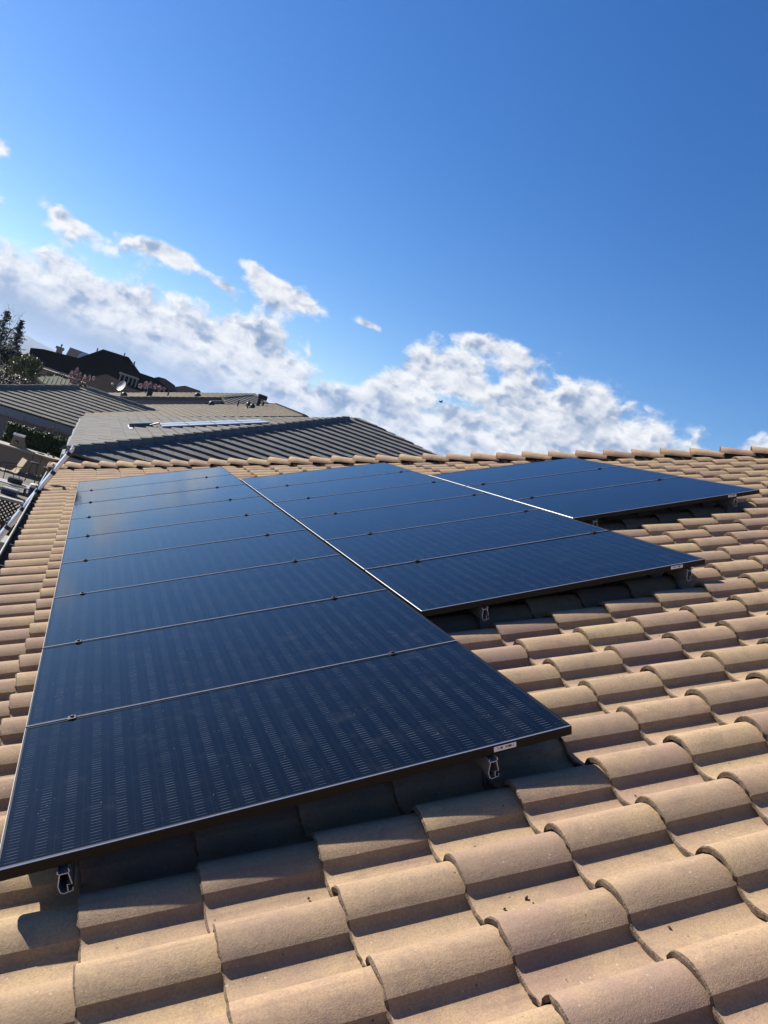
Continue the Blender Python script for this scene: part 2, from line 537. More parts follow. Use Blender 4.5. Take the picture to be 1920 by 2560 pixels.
class MB:
    """collects simple solids into one mesh"""
    def __init__(self):
        self.v, self.f, self.m, self.p = [], [], [], []

    def add(self, verts, faces, mi=0, piece=0.0):
        k = len(self.v)
        self.v += [Vector(q) for q in verts]
        for fc in faces:
            self.f.append([i + k for i in fc])
            self.m.append(mi)
            self.p.append(piece)
        return self

    def box(self, lo, hi, mi=0, M=None):
        x0, y0, z0 = lo
        x1, y1, z1 = hi
        vs_ = [Vector(q) for q in ((x0, y0, z0), (x1, y0, z0), (x1, y1, z0), (x0, y1, z0), (x0, y0, z1), (x1, y0, z1), (x1, y1, z1), (x0, y1, z1))]
        if M is not None:
            vs_ = [M @ q for q in vs_]
        return self.add(vs_, [(0, 3, 2, 1), (4, 5, 6, 7), (0, 1, 5, 4), (1, 2, 6, 5), (2, 3, 7, 6), (3, 0, 4, 7)], mi)

    def bbox(self, lo, hi, b=0.01, mi=0, M=None):
        """box with chamfered edges"""
        bm = bmesh.new()
        bmesh.ops.create_cube(bm, size=1.0)
        c = [(a + d) / 2 for a, d in zip(lo, hi)]
        s = [d - a for a, d in zip(lo, hi)]
        for v in bm.verts:
            v.co = Vector((c[i] + v.co[i] * s[i] for i in range(3)))
        bmesh.ops.bevel(bm, geom=list(bm.edges), offset=b, segments=2, affect='EDGES', profile=0.7)
        bm.verts.index_update()
        vs_ = [v.co.copy() if M is None else M @ v.co for v in bm.verts]
        self.add(vs_, [[v.index for v in f.verts] for f in bm.faces], mi)
        bm.free()
        return self

    def tube(self, pts, rad, seg=10, mi=0, caps=True, mi_cap=None):
        pts = [Vector(p) for p in pts]
        rads = rad if isinstance(rad, (list, tuple)) else [rad] * len(pts)
        k = len(self.v)
        ref = None
        for i, p in enumerate(pts):
            d = (pts[min(i + 1, len(pts) - 1)] - pts[max(i - 1, 0)]).normalized()
            if ref is None:
                ref = d.orthogonal().normalized()
            a = (ref - d * ref.dot(d)).normalized()
            b_ = d.cross(a)
            ref = a
            for j in range(seg):
                q = 2 * math.pi * j / seg
                self.v.append(p + (a * math.cos(q) + b_ * math.sin(q)) * rads[i])
        for i in range(len(pts) - 1):
            for j in range(seg):
                j2 = (j + 1) % seg
                self.f.append([k + i * seg + j, k + i * seg + j2, k + (i + 1) * seg + j2, k + (i + 1) * seg + j])
                self.m.append(mi)
                self.p.append(0.0)
        if caps:
            e = k + (len(pts) - 1) * seg
            self.f += [[k + j for j in reversed(range(seg))], [e + j for j in range(seg)]]
            self.m += [mi if mi_cap is None else mi_cap] * 2
            self.p += [0.0, 0.0]
        return self

    def lathe(self, prof, c, seg=20, mi=0, axis=None):
        """prof: list of (radius, height); closed at both ends"""
        k = len(self.v)
        M = Matrix.Identity(3) if axis is None else Vector((0, 0, 1)).rotation_difference(Vector(axis)).to_matrix()
        for r, h in prof:
            for j in range(seg):
                q = 2 * math.pi * j / seg
                self.v.append(Vector(c) + M @ Vector((r * math.cos(q), r * math.sin(q), h)))
        for i in range(len(prof) - 1):
            for j in range(seg):
                j2 = (j + 1) % seg
                self.f.append([k + i * seg + j, k + i * seg + j2, k + (i + 1) * seg + j2, k + (i + 1) * seg + j])
                self.m.append(mi)
                self.p.append(0.0)
        e = k + (len(prof) - 1) * seg
        self.f += [[k + j for j in reversed(range(seg))], [e + j for j in range(seg)]]
        self.m += [mi, mi]
        self.p += [0.0, 0.0]
        return self

    def slab(self, poly, th, mi=0, mi_side=None):
        """polygon (world points, any plane, counter-clockwise seen from above) given a thickness below it"""
        P = [Vector(q) for q in poly]
        n = Vector((0, 0, 0))
        for i in range(len(P)):
            n += (P[i] - P[0]).cross(P[(i + 1) % len(P)] - P[0])
        n.normalize()
        if n.z < 0:
            P.reverse()
            n = -n
        k = len(P)
        vs_ = P + [q - n * th for q in P]
        self.add(vs_, [list(range(k))], mi)
        base = len(self.v) - 2 * k
        self.f.append([base + k + i for i in reversed(range(k))])
        self.m.append(mi if mi_side is None else mi_side)
        self.p.append(0)
        for i in range(k):
            j = (i + 1) % k
            self.f.append([base + i, base + k + i, base + k + j, base + j])
            self.m.append(mi if mi_side is None else mi_side)
            self.p.append(0)
        return self

    def mesh(self, name, mats, smooth=False, sharp=40, piece=False):
        return mesh_of(name, self.v, self.f, mats, self.m, smooth, self.p if piece else None, sharp if smooth else None)

    def obj(self, name, mats, parent=None, world_m=None, local=None, smooth=False, sharp=40, piece=False):
        o = bpy.data.objects.new(name, self.mesh(name, mats, smooth, sharp, piece))
        return link(o, parent, world_m, local)


def inside(poly, x, y):
    c = False
    j = len(poly) - 1
    for i in range(len(poly)):
        xi, yi = poly[i]
        xj, yj = poly[j]
        if (yi > y) != (yj > y) and x < (xj - xi) * (y - yi) / (yj - yi) + xi:
            c = not c
        j = i
    return c


def clip_poly(sub, clip):
    """Sutherland-Hodgman; clip is convex and counter-clockwise"""
    out = sub
    for i in range(len(clip)):
        ax, ay = clip[i]
        bx, by = clip[(i + 1) % len(clip)]
        def side(p):
            return (bx - ax) * (p[1] - ay) - (by - ay) * (p[0] - ax)
        res = []
        for j in range(len(out)):
            p, q = out[j], out[(j + 1) % len(out)]
            sp, sq = side(p), side(q)
            if sp >= 0:
                res.append(p)
            if (sp >= 0) != (sq >= 0):
                k = sp / (sp - sq)
                res.append((p[0] + (q[0] - p[0]) * k, p[1] + (q[1] - p[1]) * k))
        out = res
        if len(out) < 3:
            return []
    return out


CAM_INV = cam.matrix_world.inverted()


def screen(p):
    q = CAM_INV @ Vector(p)
    if q.z > -0.1:
        return None
    k = 1929.1 / -q.z
    return 960 + q.x * k, 1280 - q.y * k, -q.z


# ------------------------------------------------------------------ ground and hill
GROUND = -3.25


def ground():
    xs = [-8000, -2500, -600, -150, -60, -30, -15, -8, -4, 0, 4, 8, 15, 30, 60, 150, 600, 2500, 8000]
    ys = [-8000, -2500, -600, -150, -60, -30, -15, -8, 0, 6, 12, 18, 24, 26, 28, 32, 38, 46, 56, 70, 90, 150, 600, 2500, 8000]
    def h(x, y):
        k = min(1, max(0, (y - 25) / 3))
        g = GROUND - 0.55 * k
        k2 = min(1, max(0, (y - 38) / 20))
        g += k2 * 1.1
        return g
    v = [(x, y, h(x, y)) for y in ys for x in xs]
    nx = len(xs)
    f = [(j * nx + i, j * nx + i + 1, (j + 1) * nx + i + 1, (j + 1) * nx + i) for j in range(len(ys) - 1) for i in range(nx - 1)]
    o = bpy.data.objects.new('ground', mesh_of('ground', v, f, M_DIRT))
    link(o)
    tag(o, None, None, None, 'structure')
    b = MB()
    b.box((-9, 12.0, GROUND - 0.05), (-0.2, 24.5, GROUND + 0.03))
    p = b.obj('patio_paving', M_PATIO)
    tag(p, None, None, None, 'structure')


ground()


def mountain():
    D = 6000.0
    v, f = [], []
    prof = [(-40, 0.2), (-30, 0.5), (-22, 0.9), (-16, 0.8), (-11, 1.0), (-8.0, 1.08), (-5.8, 1.02), (-5.0, 1.04), (-4.2, 0.86), (-3.4, 0.72), (-2.6, 0.60), (-1.5, 0.42), (0.5, 0.2), (3, -0.05), (8, -0.15), (20, -0.3)]
    fine = []
    for (a0, e0), (a1, e1) in zip(prof, prof[1:]):
        for k in range(6):
            s = k / 6
            a = a0 + (a1 - a0) * s
            fine.append((a, e0 + (e1 - e0) * s + 0.05 * mnoise.noise(Vector((a * 2.3, 1.0, 0)))))
    n = len(fine)
    rings = ((0.86, -0.10), (0.93, 0.45), (1.0, 1.0), (1.10, 0.6), (1.25, -0.1))
    for kd, kh in rings:
        for a, e in fine:
            q = math.radians(a)
            d = D * kd
            hh = (D * math.tan(math.radians(e)) + 1.46 + 6) * kh - 6 + 14 * mnoise.noise(Vector((a * 1.7, kd * 9, 3)))*(1 if kh<1 else 0.15)
            v.append((d * math.sin(q), d * math.cos(q) - 11.3, hh))
    for r in range(len(rings) - 1):
        for i in range(n - 1):
            f.append((r * n + i, r * n + i + 1, (r + 1) * n + i + 1, (r + 1) * n + i))
    o = bpy.data.objects.new('hill', mesh_of('hill', v, f, M_HILL, smooth=True))
    link(o)
    tag(o, None, None, None, 'structure')


mountain()


def haze():
    b = MB()
    b.box((-8200, -8200, GROUND - 2.0), (8200, 8200, 150.0))
    mt = bpy.data.materials.new('haze_air')
    mt.use_nodes = True
    t = NT(mt.node_tree)
    pv = t.n('ShaderNodeVolumePrincipled')
    pv.inputs['Color'].default_value = (0.56, 0.72, 1.0, 1)
    pv.inputs['Density'].default_value = 0.00009
    pv.inputs['Anisotropy'].default_value = 0.2
    out = t.n('ShaderNodeOutputMaterial')
    t.t.links.new(pv.outputs[0], out.inputs['Volume'])
    o = b.obj('haze', mt)
    tag(o, None, None, None, 'stuff')


haze()

# ------------------------------------------------------------------ the tiled roof in front
EXPO, TW = 0.361, 0.2965
U0, V0 = -0.515, -9.27
N_PAN = -0.238
TILT = 0.030
HIP_A, HIP_B = 3.06, -0.829                         # hip line in the roof plane: v = HIP_A + HIP_B * u
PROFILE = [(-0.002, 0.012), (-0.001, 0.034), (0.010, 0.052), (0.026, 0.066), (0.048, 0.077), (0.072, 0.0825), (0.094, 0.080), (0.114, 0.0725),
           (0.132, 0.063), (0.146, 0.0535), (0.1565, 0.0445), (0.1605, 0.0270), (0.168, 0.0175), (0.180, 0.0095), (0.200, 0.003), (0.230, 0.0),
           (0.258, 0.002), (0.284, 0.008), (0.300, 0.012)]


def s_tile_mesh(name, seed, length=0.43, ustep=(0.0, 0.006, 0.10, 0.25, 0.43), rough=1.0):
    rg = random.Random(seed)
    np_ = len(PROFILE)
    v, f, m = [], [], []
    jit = [rg.gauss(0, 0.0030) * rough for _ in PROFILE]
    jh = [rg.gauss(0, 0.0010) * rough for _ in PROFILE]
    for iu, u in enumerate(ustep):
        for i, (t_, h) in enumerate(PROFILE):
            w = 1.0 if iu == 0 else (0.3 if iu == 1 else 0.0)
            drop = -0.0035 if iu == 0 else 0.0
            v.append((u + jit[i] * w, -t_, h + TILT * (1 - u / EXPO) + jh[i] * w + drop))
    for iu in range(len(ustep) - 1):
        for i in range(np_ - 1):
            a, b = iu * np_ + i, iu * np_ + i + 1
            f.append((a, b, b + np_, a + np_))
            m.append(1 if (iu == 0) else 0)
    # lip thickness
    k = len(v)
    for i, (t_, h) in enumerate(PROFILE):
        th = 0.023 + rg.uniform(-0.004, 0.003) * rough
        if i <= 1:
            th = 0.012
        v.append((0.004 + jit[i], -t_ - (0.004 if i > 11 else 0), h + TILT - th))
    for i in range(np_ - 1):
        f.append((i + 1, i, k + i, k + i + 1))
        m.append(1)
    # underside strip so that light does not leak
    k2 = len(v)
    for i, (t_, h) in enumerate(PROFILE):
        v.append((0.30, -t_, h + TILT * (1 - 0.30 / EXPO) - 0.02))
    for i in range(np_ - 1):
        f.append((k + i + 1, k + i, k2 + i, k2 + i + 1))
        m.append(1)
    return mesh_of(name, v, f, [M_TILE, M_TILE_EDGE], m, True, None, 26)


def build_main_house():
    house = thing('tiled_house', 'tan S-tile house roof under the black solar panels, filling the foreground', 'house', (-0.1, -5.0, GROUND))
    # deck
    UMAX = 11.0
    VN = -14.5
    c = lambda u, v, n: ROOF @ Vector((u, v, n))
    dn_ = N_PAN - 0.035
    b = MB()
    hv = lambda u: HIP_A + HIP_B * u
    b.slab([c(U0 + 0.03, VN, dn_), c(UMAX, VN, dn_), c(UMAX, hv(UMAX), dn_), c(U0 + 0.03, hv(U0), dn_)], 0.05)
    top, bot = c(UMAX, hv(UMAX), dn_), c(U0 + 0.03, hv(U0), dn_)
    b.slab([bot, top, (top.x + 6, top.y, top.z), (top.x + 6, bot.y, bot.z)], 0.05)
    deck = b.obj('roof', M_DECK, house)
    # tiles
    variants = [s_tile_mesh('roof_tile_%d' % i, 40 + i) for i in range(8)]
    low = s_tile_mesh('roof_tile_far', 3, ustep=(0.0, 0.006, 0.43), rough=0.5)
    panel_rects = [(c0 * 1.97, c0 * 1.97 + 1.95, -(o_ + k_ * 1.0), -o_) for c0, o_, k_ in ((0, 0.0, 9), (1, 1.50, 6), (2, 2.99, 3))]
    cand = []
    for iu in range(0, 32):
        u = U0 + EXPO * iu
        for jv in range(-18, 46):
            v = V0 + TW * jv
            if v - 0.30 > hv(u) - 0.02:
                continue
            if v < VN + 0.3:
                continue
            seen = 0
            for du, dv, h in ((0.0, -0.07, 0.09), (0.18, -0.07, 0.08), (0.34, -0.07, 0.08), (0.05, -0.22, 0.03), (0.3, -0.22, 0.02), (0.0, -0.15, 0.05)):
                P = Vector((u + du, v + dv, N_PAN + h))
                s = screen(ROOF @ P)
                if s is None or not (-25 < s[0] < 1945 and 0 < s[1] < 2590):
                    continue
                d = P - CAM_C
                k = -CAM_C.z / d.z
                hit = CAM_C + d * k
                if any(a < hit.x < b_ and e < hit.y < g for a, b_, e, g in panel_rects):
                    continue
                seen += 1
            dist = ((ROOF @ Vector((u + 0.15, v - 0.15, N_PAN))) - cw).length
            cand.append((dist if seen else 1e6 + dist, u, v))
    cand.sort()
    rest = MB()
    rg = random.Random(5)
    placed = 0
    for i, (d, u, v) in enumerate(cand):
        cut = v + 0.01 > hv(u + 0.43) - 0.03
        if d >= 1e6 and d > 1e6 + 9.0 and False:
            continue
        M = Matrix.Translation((u + rg.gauss(0, 0.0035), v + rg.gauss(0, 0.0025), N_PAN + rg.uniform(-0.001, 0.003))) @ Matrix.Rotation(rg.gauss(0, 0.006), 4, 'Z') @ Matrix.Rotation(rg.gauss(0, 0.006), 4, 'X')
        if d < 1e6 and placed < 300:
            me = rg.choice(variants)
            if cut:
                me = cut_tile(me, M)
                if me is None:
                    continue
            o = bpy.data.objects.new('roof_tile', me)
            link(o, deck, ROOF @ M)
            placed += 1
        else:
            me = low
            if cut:
                me = cut_tile(me, M)
                if me is None:
                    continue
            pc = rg.random()
            k = len(rest.v)
            rest.v += [M @ q.co for q in me.vertices]
            for p in me.polygons:
                rest.f.append([k + i_ for i_ in p.vertices])
                rest.m.append(p.material_index)
                rest.p.append(pc)
            if me is not low:
                bpy.data.meshes.remove(me)
    ro = rest.obj('roof_tiles_further_off', [M_TILE, M_TILE_EDGE], deck, ROOF, None, True, 26, True)
    tag(ro, None, None, None, 'stuff')
    # hip caps
    hd = Vector((1, HIP_B, 0)).normalized()         # up the hip, in roof coordinates
    hw = (r3 @ hd).normalized()
    side = hw.cross(Vector((0, 0, 1))).normalized()
    upv = side.cross(hw).normalized()
    start = ROOF @ Vector((U0 - 0.02, hv(U0 - 0.02), N_PAN + 0.115))
    LC = 0.362
    caps = []
    for sd in range(4):
        rg2 = random.Random(90 + sd)
        v_, f_, m_ = [], [], []
        st = [0.0, 0.008, 0.14, 0.28, 0.41]
        SEG = 15
        for iu, x in enumerate(st):
            for j in range(SEG):
                q = math.pi * (j / (SEG - 1))
                rr = (0.112 - 0.020 * x / 0.41) * (0.97 if iu == 0 else 1.0) + rg2.gauss(0, 0.0012)
                v_.append((x + (rg2.gauss(0, 0.002) if iu == 0 else 0), math.cos(q) * rr * 1.02, math.sin(q) * rr * 0.88 - 0.046 * x / LC))
        for iu in range(len(st) - 1):
            for j in range(SEG - 1):
                a = iu * SEG + j
                f_.append((a, a + SEG, a + SEG + 1, a + 1))
                m_.append(1 if iu == 0 else 0)
        k = len(v_)
        for j in range(SEG):
            q = math.pi * (j / (SEG - 1))
            v_.append((0.004, math.cos(q) * 0.088, math.sin(q) * 0.085))
        for j in range(SEG - 1):
            f_.append((j, j + 1, k + j + 1, k + j))
            m_.append(1)
        # nail hole with its sealant near the upper end
        k = len(v_)
        for j in range(8):
            q = 2 * math.pi * j / 8
            v_.append((0.20 + 0.007 * math.cos(q), -0.030 + 0.007 * math.sin(q), 0.086 - 0.021))
        f_.append(tuple(k + j for j in range(8)))
        m_.append(2)
        caps.append(mesh_of('hip_cap_%d' % sd, v_, f_, [M_TILE, M_TILE_EDGE, M_GUTTER_IN], m_, True, None, 40))
    Mh = Matrix(((hw.x, side.x, upv.x, 0), (hw.y, side.y, upv.y, 0), (hw.z, side.z, upv.z, 0), (0, 0, 0, 1)))
    for i in range(34):
        P = start + hw * (LC * i)
        o = bpy.data.objects.new('hip_cap', rg.choice(caps))
        M = Matrix.Translation(P + upv * rg.uniform(-0.004, 0.004)) @ Mh @ Matrix.Rotation(rg.gauss(0, 0.012), 4, 'Z') @ Matrix.Rotation(rg.gauss(0, 0.02), 4, 'X')
        link(o, deck, M)
    # closed round end of the lowest cap, and the riser under the caps
    b = MB()
    b.lathe([(0.02, -0.085), (0.07, -0.065), (0.10, -0.03), (0.11, 0.01)], start + upv * 0.0 + hw * 0.0, 18, 0, hw)
    b.obj('hip_end_cap', M_TILE, deck, smooth=True, sharp=60)
    b = MB()
    b.box((0, -0.035, -0.16), (LC * 34, 0.035, 0.03), 0, Matrix.Translation(start) @ Mh)
    b.obj('hip_riser', M_DECK, deck)
    # eave: fascia, gutter
    b = MB()
    b.box((U0 - 0.01, VN, N_PAN - 0.20), (U0 + 0.03, hv(U0) - 0.05, N_PAN - 0.012), 0, ROOF)
    b.obj('fascia', M_FASCIA_BROWN, house)
    g = ROOF @ Vector((U0, 0, N_PAN))
    b = MB()
    y0, y1 = VN, hv(U0) - 0.02
    gx1, gx0 = g.x - 0.020, g.x - 0.125
    zt, zb = g.z - 0.005, g.z - 0.115
    b.box((gx0, y0, zb), (gx1, y1, zb + 0.006), 1)
    b.box((gx1 - 0.006, y0, zb + 0.006), (gx1, y1, zt - 0.01), 1)
    b.box((gx0 - 0.004, y0, zb), (gx0 + 0.0, y1, zt - 0.014), 0)
    gut = b.obj('gutter', [M_GUTTER, M_GUTTER_IN], house)
    b = MB()
    b.tube([(gx0 - 0.004, y0, zt), (gx0 - 0.004, y1, zt)], 0.0115, 10)
    b.obj('gutter_lip', M_GUTTER, gut, smooth=True)
    for k in range(16):
        yy = 2.8 - k * 0.93
        b = MB()
        b.box((gx0 + 0.01, yy - 0.012, zt - 0.018), (gx1 - 0.006, yy + 0.012, zt - 0.012), 0)
        b.obj('gutter_strap', M_GUTTER_IN, gut)
    b = MB()
    wx = g.x + 0.55
    b.box((wx, VN, GROUND), (wx + 9.5, hv(U0) - 0.6, g.z - 0.12))
    b.obj('wall', M_STUCCO, house)
    return house


def cut_tile(me, M):
    """copy of a tile cut along the hip"""
    bm = bmesh.new()
    bm.from_mesh(me)
    inv = M.inverted()
    p = inv @ Vector((0, HIP_A - 0.03, 0))
    nrm = (inv.to_3x3() @ Vector((-HIP_B, 1, 0))).normalized()
    bmesh.ops.bisect_plane(bm, geom=list(bm.verts) + list(bm.edges) + list(bm.faces), plane_co=p, plane_no=nrm, clear_outer=True)
    if not bm.faces:
        bm.free()
        return None
    out = bpy.data.meshes.new('cut_roof_tile')
    for m in me.materials:
        out.materials.append(m)
    bm.to_mesh(out)
    bm.free()
    return out


build_main_house()

# ------------------------------------------------------------------ solar panels
PL, PW, PH = 1.95, 0.982, 0.038


def build_panels():
    # meshes in panel coordinates: x up the slope 0..PL, y along the eave 0..PW (away), z=0 top of frame
    def ring(b, o0, o1, z0, z1, mi, x0=0.0, y0=0.0, x1=PL, y1=PW):
        A = [(x0 + o0, y0 + o0, z0), (x1 - o0, y0 + o0, z0), (x1 - o0, y1 - o0, z0), (x0 + o0, y1 - o0, z0)]
        B = [(x0 + o1, y0 + o1, z1), (x1 - o1, y0 + o1, z1), (x1 - o1, y1 - o1, z1), (x0 + o1, y1 - o1, z1)]
        b.add(A + B, [(i, (i + 1) % 4, 4 + (i + 1) % 4, 4 + i) for i in range(4)], mi)
    fr = MB()
    ring(fr, 0.0, 0.0, -PH, -0.0028, 0)
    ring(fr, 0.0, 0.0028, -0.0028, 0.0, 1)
    ring(fr, 0.0028, 0.0095, 0.0, 0.0, 0)
    ring(fr, 0.0095, 0.0105, 0.0, -0.0016, 0)
    ring(fr, 0.028, 0.0, -PH, -PH, 0)
    fr_me = fr.mesh('frame', [M_FRAME, M_FRAME_GLINT])
    gl = MB()
    z = -0.0016
    q = 0.0105
    gl.add([(q, q, z), (PL - q, q, z), (PL - q, PW - q, z), (q, PW - q, z)], [(0, 1, 2, 3)], 0)
    gl.add([(q, q, z - 0.006), (PL - q, q, z - 0.006), (PL - q, PW - q, z - 0.006), (q, PW - q, z - 0.006)], [(3, 2, 1, 0)], 1)
    gl_me = gl.mesh('cell_glass', [M_GLASS, M_BLACK])
    jb = MB()
    for i in range(3):
        x = PL / 2 + (i - 1) * 0.3
        jb.bbox((x - 0.04, PW / 2 - 0.03, -0.028), (x + 0.04, PW / 2 + 0.03, -0.009), 0.004)
    jb_me = jb.mesh('junction_box', M_BLACK)
    lb = MB()
    lb.box((-0.045, -0.0012, -0.0095), (0.045, 0.0, 0.0095))
    lb_me = lb.mesh('barcode_label', M_LABEL)
    ords = ['nearest', 'second', 'third', 'fourth', 'fifth', 'sixth', 'seventh', 'eighth', 'farthest']
    cols = [(0, 0.0, 9, 'the long column along the eave'), (1, 1.50, 6, 'the middle column'), (2, 2.99, 3, 'the short upslope column')]
    lab_u = {0: 1.67, 1: 3.70, 2: 5.58}
    rg = random.Random(11)
    for c0, off, n, where in cols:
        for k in range(n):
            idx = n - 1 - k                         # 0 = nearest the camera
            y = -(off + (k + 1) * 1.0) + 0.009
            if idx == 0:
                lbl = 'stickered black solar panel nearest the camera in %s' % where
            elif k == 0:
                lbl = 'black solar panel farthest from the camera in %s' % where
            else:
                lbl = '%s black solar panel from the camera in %s' % (ords[idx], where)
            M = ROOF @ Matrix.Translation((c0 * 1.97, y, 0.0)) @ Matrix.Rotation(rg.gauss(0, 0.0006), 4, 'X') @ Matrix.Rotation(rg.gauss(0, 0.0004), 4, 'Y')
            e = bpy.data.objects.new('solar_panel', None)
            e.empty_display_size = 0.1
            link(e, None, M)
            tag(e, lbl, 'solar panel', 'solar panels on the tiled roof')
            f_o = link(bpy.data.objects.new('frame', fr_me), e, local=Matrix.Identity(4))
            link(bpy.data.objects.new('cell_glass', gl_me), e, local=Matrix.Identity(4))
            link(bpy.data.objects.new('junction_box', jb_me), e, local=Matrix.Identity(4))
            if idx == 0:
                o = bpy.data.objects.new('barcode_label', lb_me)
                link(o, f_o, local=Matrix.Translation((lab_u[c0] - c0 * 1.97, -0.0005, -0.0195)))
                o['label'] = 'white barcode sticker on the black frame'


build_panels()


def rail_profile():
    """outline strokes of the hollow rail section (x across, z up, top at 0), as thick polylines"""
    return [([(0.006, 0.0), (0.004, -0.008), (0.010, -0.012), (0.034, -0.012), (0.038, -0.006), (0.036, 0.002)], 0.0022),
            ([(0.034, -0.012), (0.040, -0.050), (0.026, -0.050), (0.026, -0.072)], 0.0024),
            ([(0.010, -0.012), (0.000, -0.050), (0.004, -0.070), (0.012, -0.076), (0.040, -0.072), (0.040, -0.062)], 0.0024)]


def build_rails():
    spec = [(0.16, 0, 0.0, 9, 'rail under the eave-side edge of the long column of panels'),
            (1.59, 0, 0.0, 9, 'rail under the upslope side of the long column of panels'),
            (2.33, 1, 1.50, 6, 'rail under the eave side of the middle column of panels'),
            (3.76, 1, 1.50, 6, 'rail under the upslope side of the middle column of panels'),
            (4.12, 2, 2.99, 3, 'rail under the eave side of the short panel column'),
            (5.58, 2, 2.99, 3, 'rail under the upslope side of the short panel column')]
    zt = -PH - 0.003
    # clamp
    cl = MB()
    cl.bbox((-0.016, -0.017, 0.0012), (0.016, 0.017, 0.0055), 0.0015)
    cl.box((-0.018, -0.007, -PH), (0.018, 0.007, 0.002))
    cl_me = cl.mesh('clamp', M_BLACK)
    bo = MB()
    bo.lathe([(0.0075, 0.005), (0.0075, 0.0115), (0.006, 0.013)], (0, 0, 0), 6)
    bo_me = bo.mesh('bolt', M_DARKMETAL)
    for u, c0, off, n, lbl in spec:
        ya, yb = -(off + n) - 0.012, -off + 0.02
        e = bpy.data.objects.new('mounting_rail', None)
        e.empty_display_size = 0.1
        link(e, None, ROOF @ Matrix.Translation((u, ya, zt)))
        tag(e, 'aluminium ' + lbl, 'rail', 'panel mounting rails')
        b = MB()
        L = yb - ya
        for pts, th in rail_profile():
            n_ = len(pts)
            lft, rgt = [], []
            for i, p in enumerate(pts):
                a = Vector(pts[max(i - 1, 0)])
                c = Vector(pts[min(i + 1, n_ - 1)])
                d = (c - a).normalized()
                nn = Vector((-d.y, d.x)) * (th / 2 + 0.0004)
                lft.append(Vector(p) + nn)
                rgt.append(Vector(p) - nn)
            ol = lft + rgt[::-1]
            k = len(ol)
            vs_ = [(q.x, 0, q.y) for q in ol] + [(q.x, L, q.y) for q in ol]
            b.add(vs_, [(i, (i + 1) % k, k + (i + 1) % k, k + i) for i in range(k)], 0)
            for s_ in (0, k):
                b.add([vs_[s_ + i] for i in range(k)], [(i, i + 1, k - 2 - i, k - 1 - i) for i in range(n_ - 1)], 1)
        b.obj('extrusion', [M_RAIL, M_ALU_CUT], e, local=Matrix.Identity(4))
        for k in range(1, n):
            yy = -(off + k) - ya
            o = link(bpy.data.objects.new('clamp', cl_me), e, local=Matrix.Translation((0.02, yy, -zt)))
            link(bpy.data.objects.new('bolt', bo_me), o, local=Matrix.Identity(4))
        m = max(2, int(L / 1.35) + 1)
        st = MB()
        st.box((0.043, -0.020, -0.075), (0.048, 0.020, -0.02))
        st.box((0.043, -0.006, -0.20), (0.049, 0.000, -0.075))
        st.box((0.043, 0.012, -0.20), (0.049, 0.018, -0.075))
        st.box((0.0, -0.03, -0.205), (0.10, 0.03, -0.198))
        st_me = st.mesh('standoff', M_GREYMETAL)
        for k in range(m):
            yy = 0.13 + k * (L - 0.35) / (m - 1)
            link(bpy.data.objects.new('standoff', st_me), e, local=Matrix.Translation((0, yy, 0)))


build_rails()

# ------------------------------------------------------------------ neighbouring houses
def flat_tiles(parent, planes, mat, max_parts, expo=0.36, wid=0.34, th=0.032, visible=None, seed=1, name='roof_tile', rest_name='roof_tiles_further_off', stagger=True):
    """planes: list of (origin on the eave, course direction, up-slope direction, polygon in those two coordinates)"""
    rg = random.Random(seed)
    items = []
    for (O, e, s, poly) in planes:
        O, e, s = Vector(O), Vector(e).normalized(), Vector(s).normalized()
        n = e.cross(s)
        if n.z < 0:
            n = -n
        area = sum(poly[i][0] * poly[(i + 1) % len(poly)][1] - poly[(i + 1) % len(poly)][0] * poly[i][1] for i in range(len(poly)))
        if area < 0:
            poly = poly[::-1]
        b1 = max(q[1] for q in poly)
        a0, a1 = min(q[0] for q in poly), max(q[0] for q in poly)
        i = 0
        while i * expo < b1:
            b0 = i * expo
            sh = (0.5 * wid if (i % 2 and stagger) else 0.0)
            a = a0 - wid + sh
            while a < a1:
                rect = [(a + 0.003, b0), (a + wid - 0.003, b0), (a + wid - 0.003, b0 + expo + 0.03), (a + 0.003, b0 + expo + 0.03)]
                pl = clip_poly(rect, poly)
                if pl:
                    c = O + e * (a + wid / 2) + s * (b0 + expo / 2)
                    jit = rg.uniform(-0.003, 0.003)
                    top = [O + e * p[0] + s * p[1] + n * (th * (1 - (p[1] - b0) / expo) + jit) for p in pl]
                    bot = [O + e * p[0] + s * p[1] + n * (-0.012) for p in pl]
                    q = screen(c)
                    seen = q is not None and -20 < q[0] < 1940 and (visible is None or visible(q))
                    items.append((q[2] if seen else 1e6, top, bot))
                a += wid
            i += 1
    items.sort(key=lambda q: q[0])
    rest = MB()
    WI = WM[parent.name].inverted()
    cnt = 0
    for d, top, bot in items:
        k = len(top)
        fs = [list(range(k)), [k + i for i in reversed(range(k))]] + [[i, k + i, k + (i + 1) % k, (i + 1) % k] for i in range(k)]
        # orient the top face upwards
        nn = (top[1] - top[0]).cross(top[2] - top[0])
        if nn.z < 0:
            fs = [f[::-1] for f in fs]
        if d < 1e6 and cnt < max_parts:
            cen = sum(top, Vector()) / k
            me = mesh_of(name, [q - cen for q in top + bot], fs, mat)
            o = bpy.data.objects.new(name, me)
            link(o, parent, Matrix.Translation(cen))
            cnt += 1
        else:
            rest.add(top + bot, fs, 0, rg.random())
    if rest.f:
        o = rest.obj(rest_name, mat, parent, piece=True)
        o['kind'] = 'stuff'


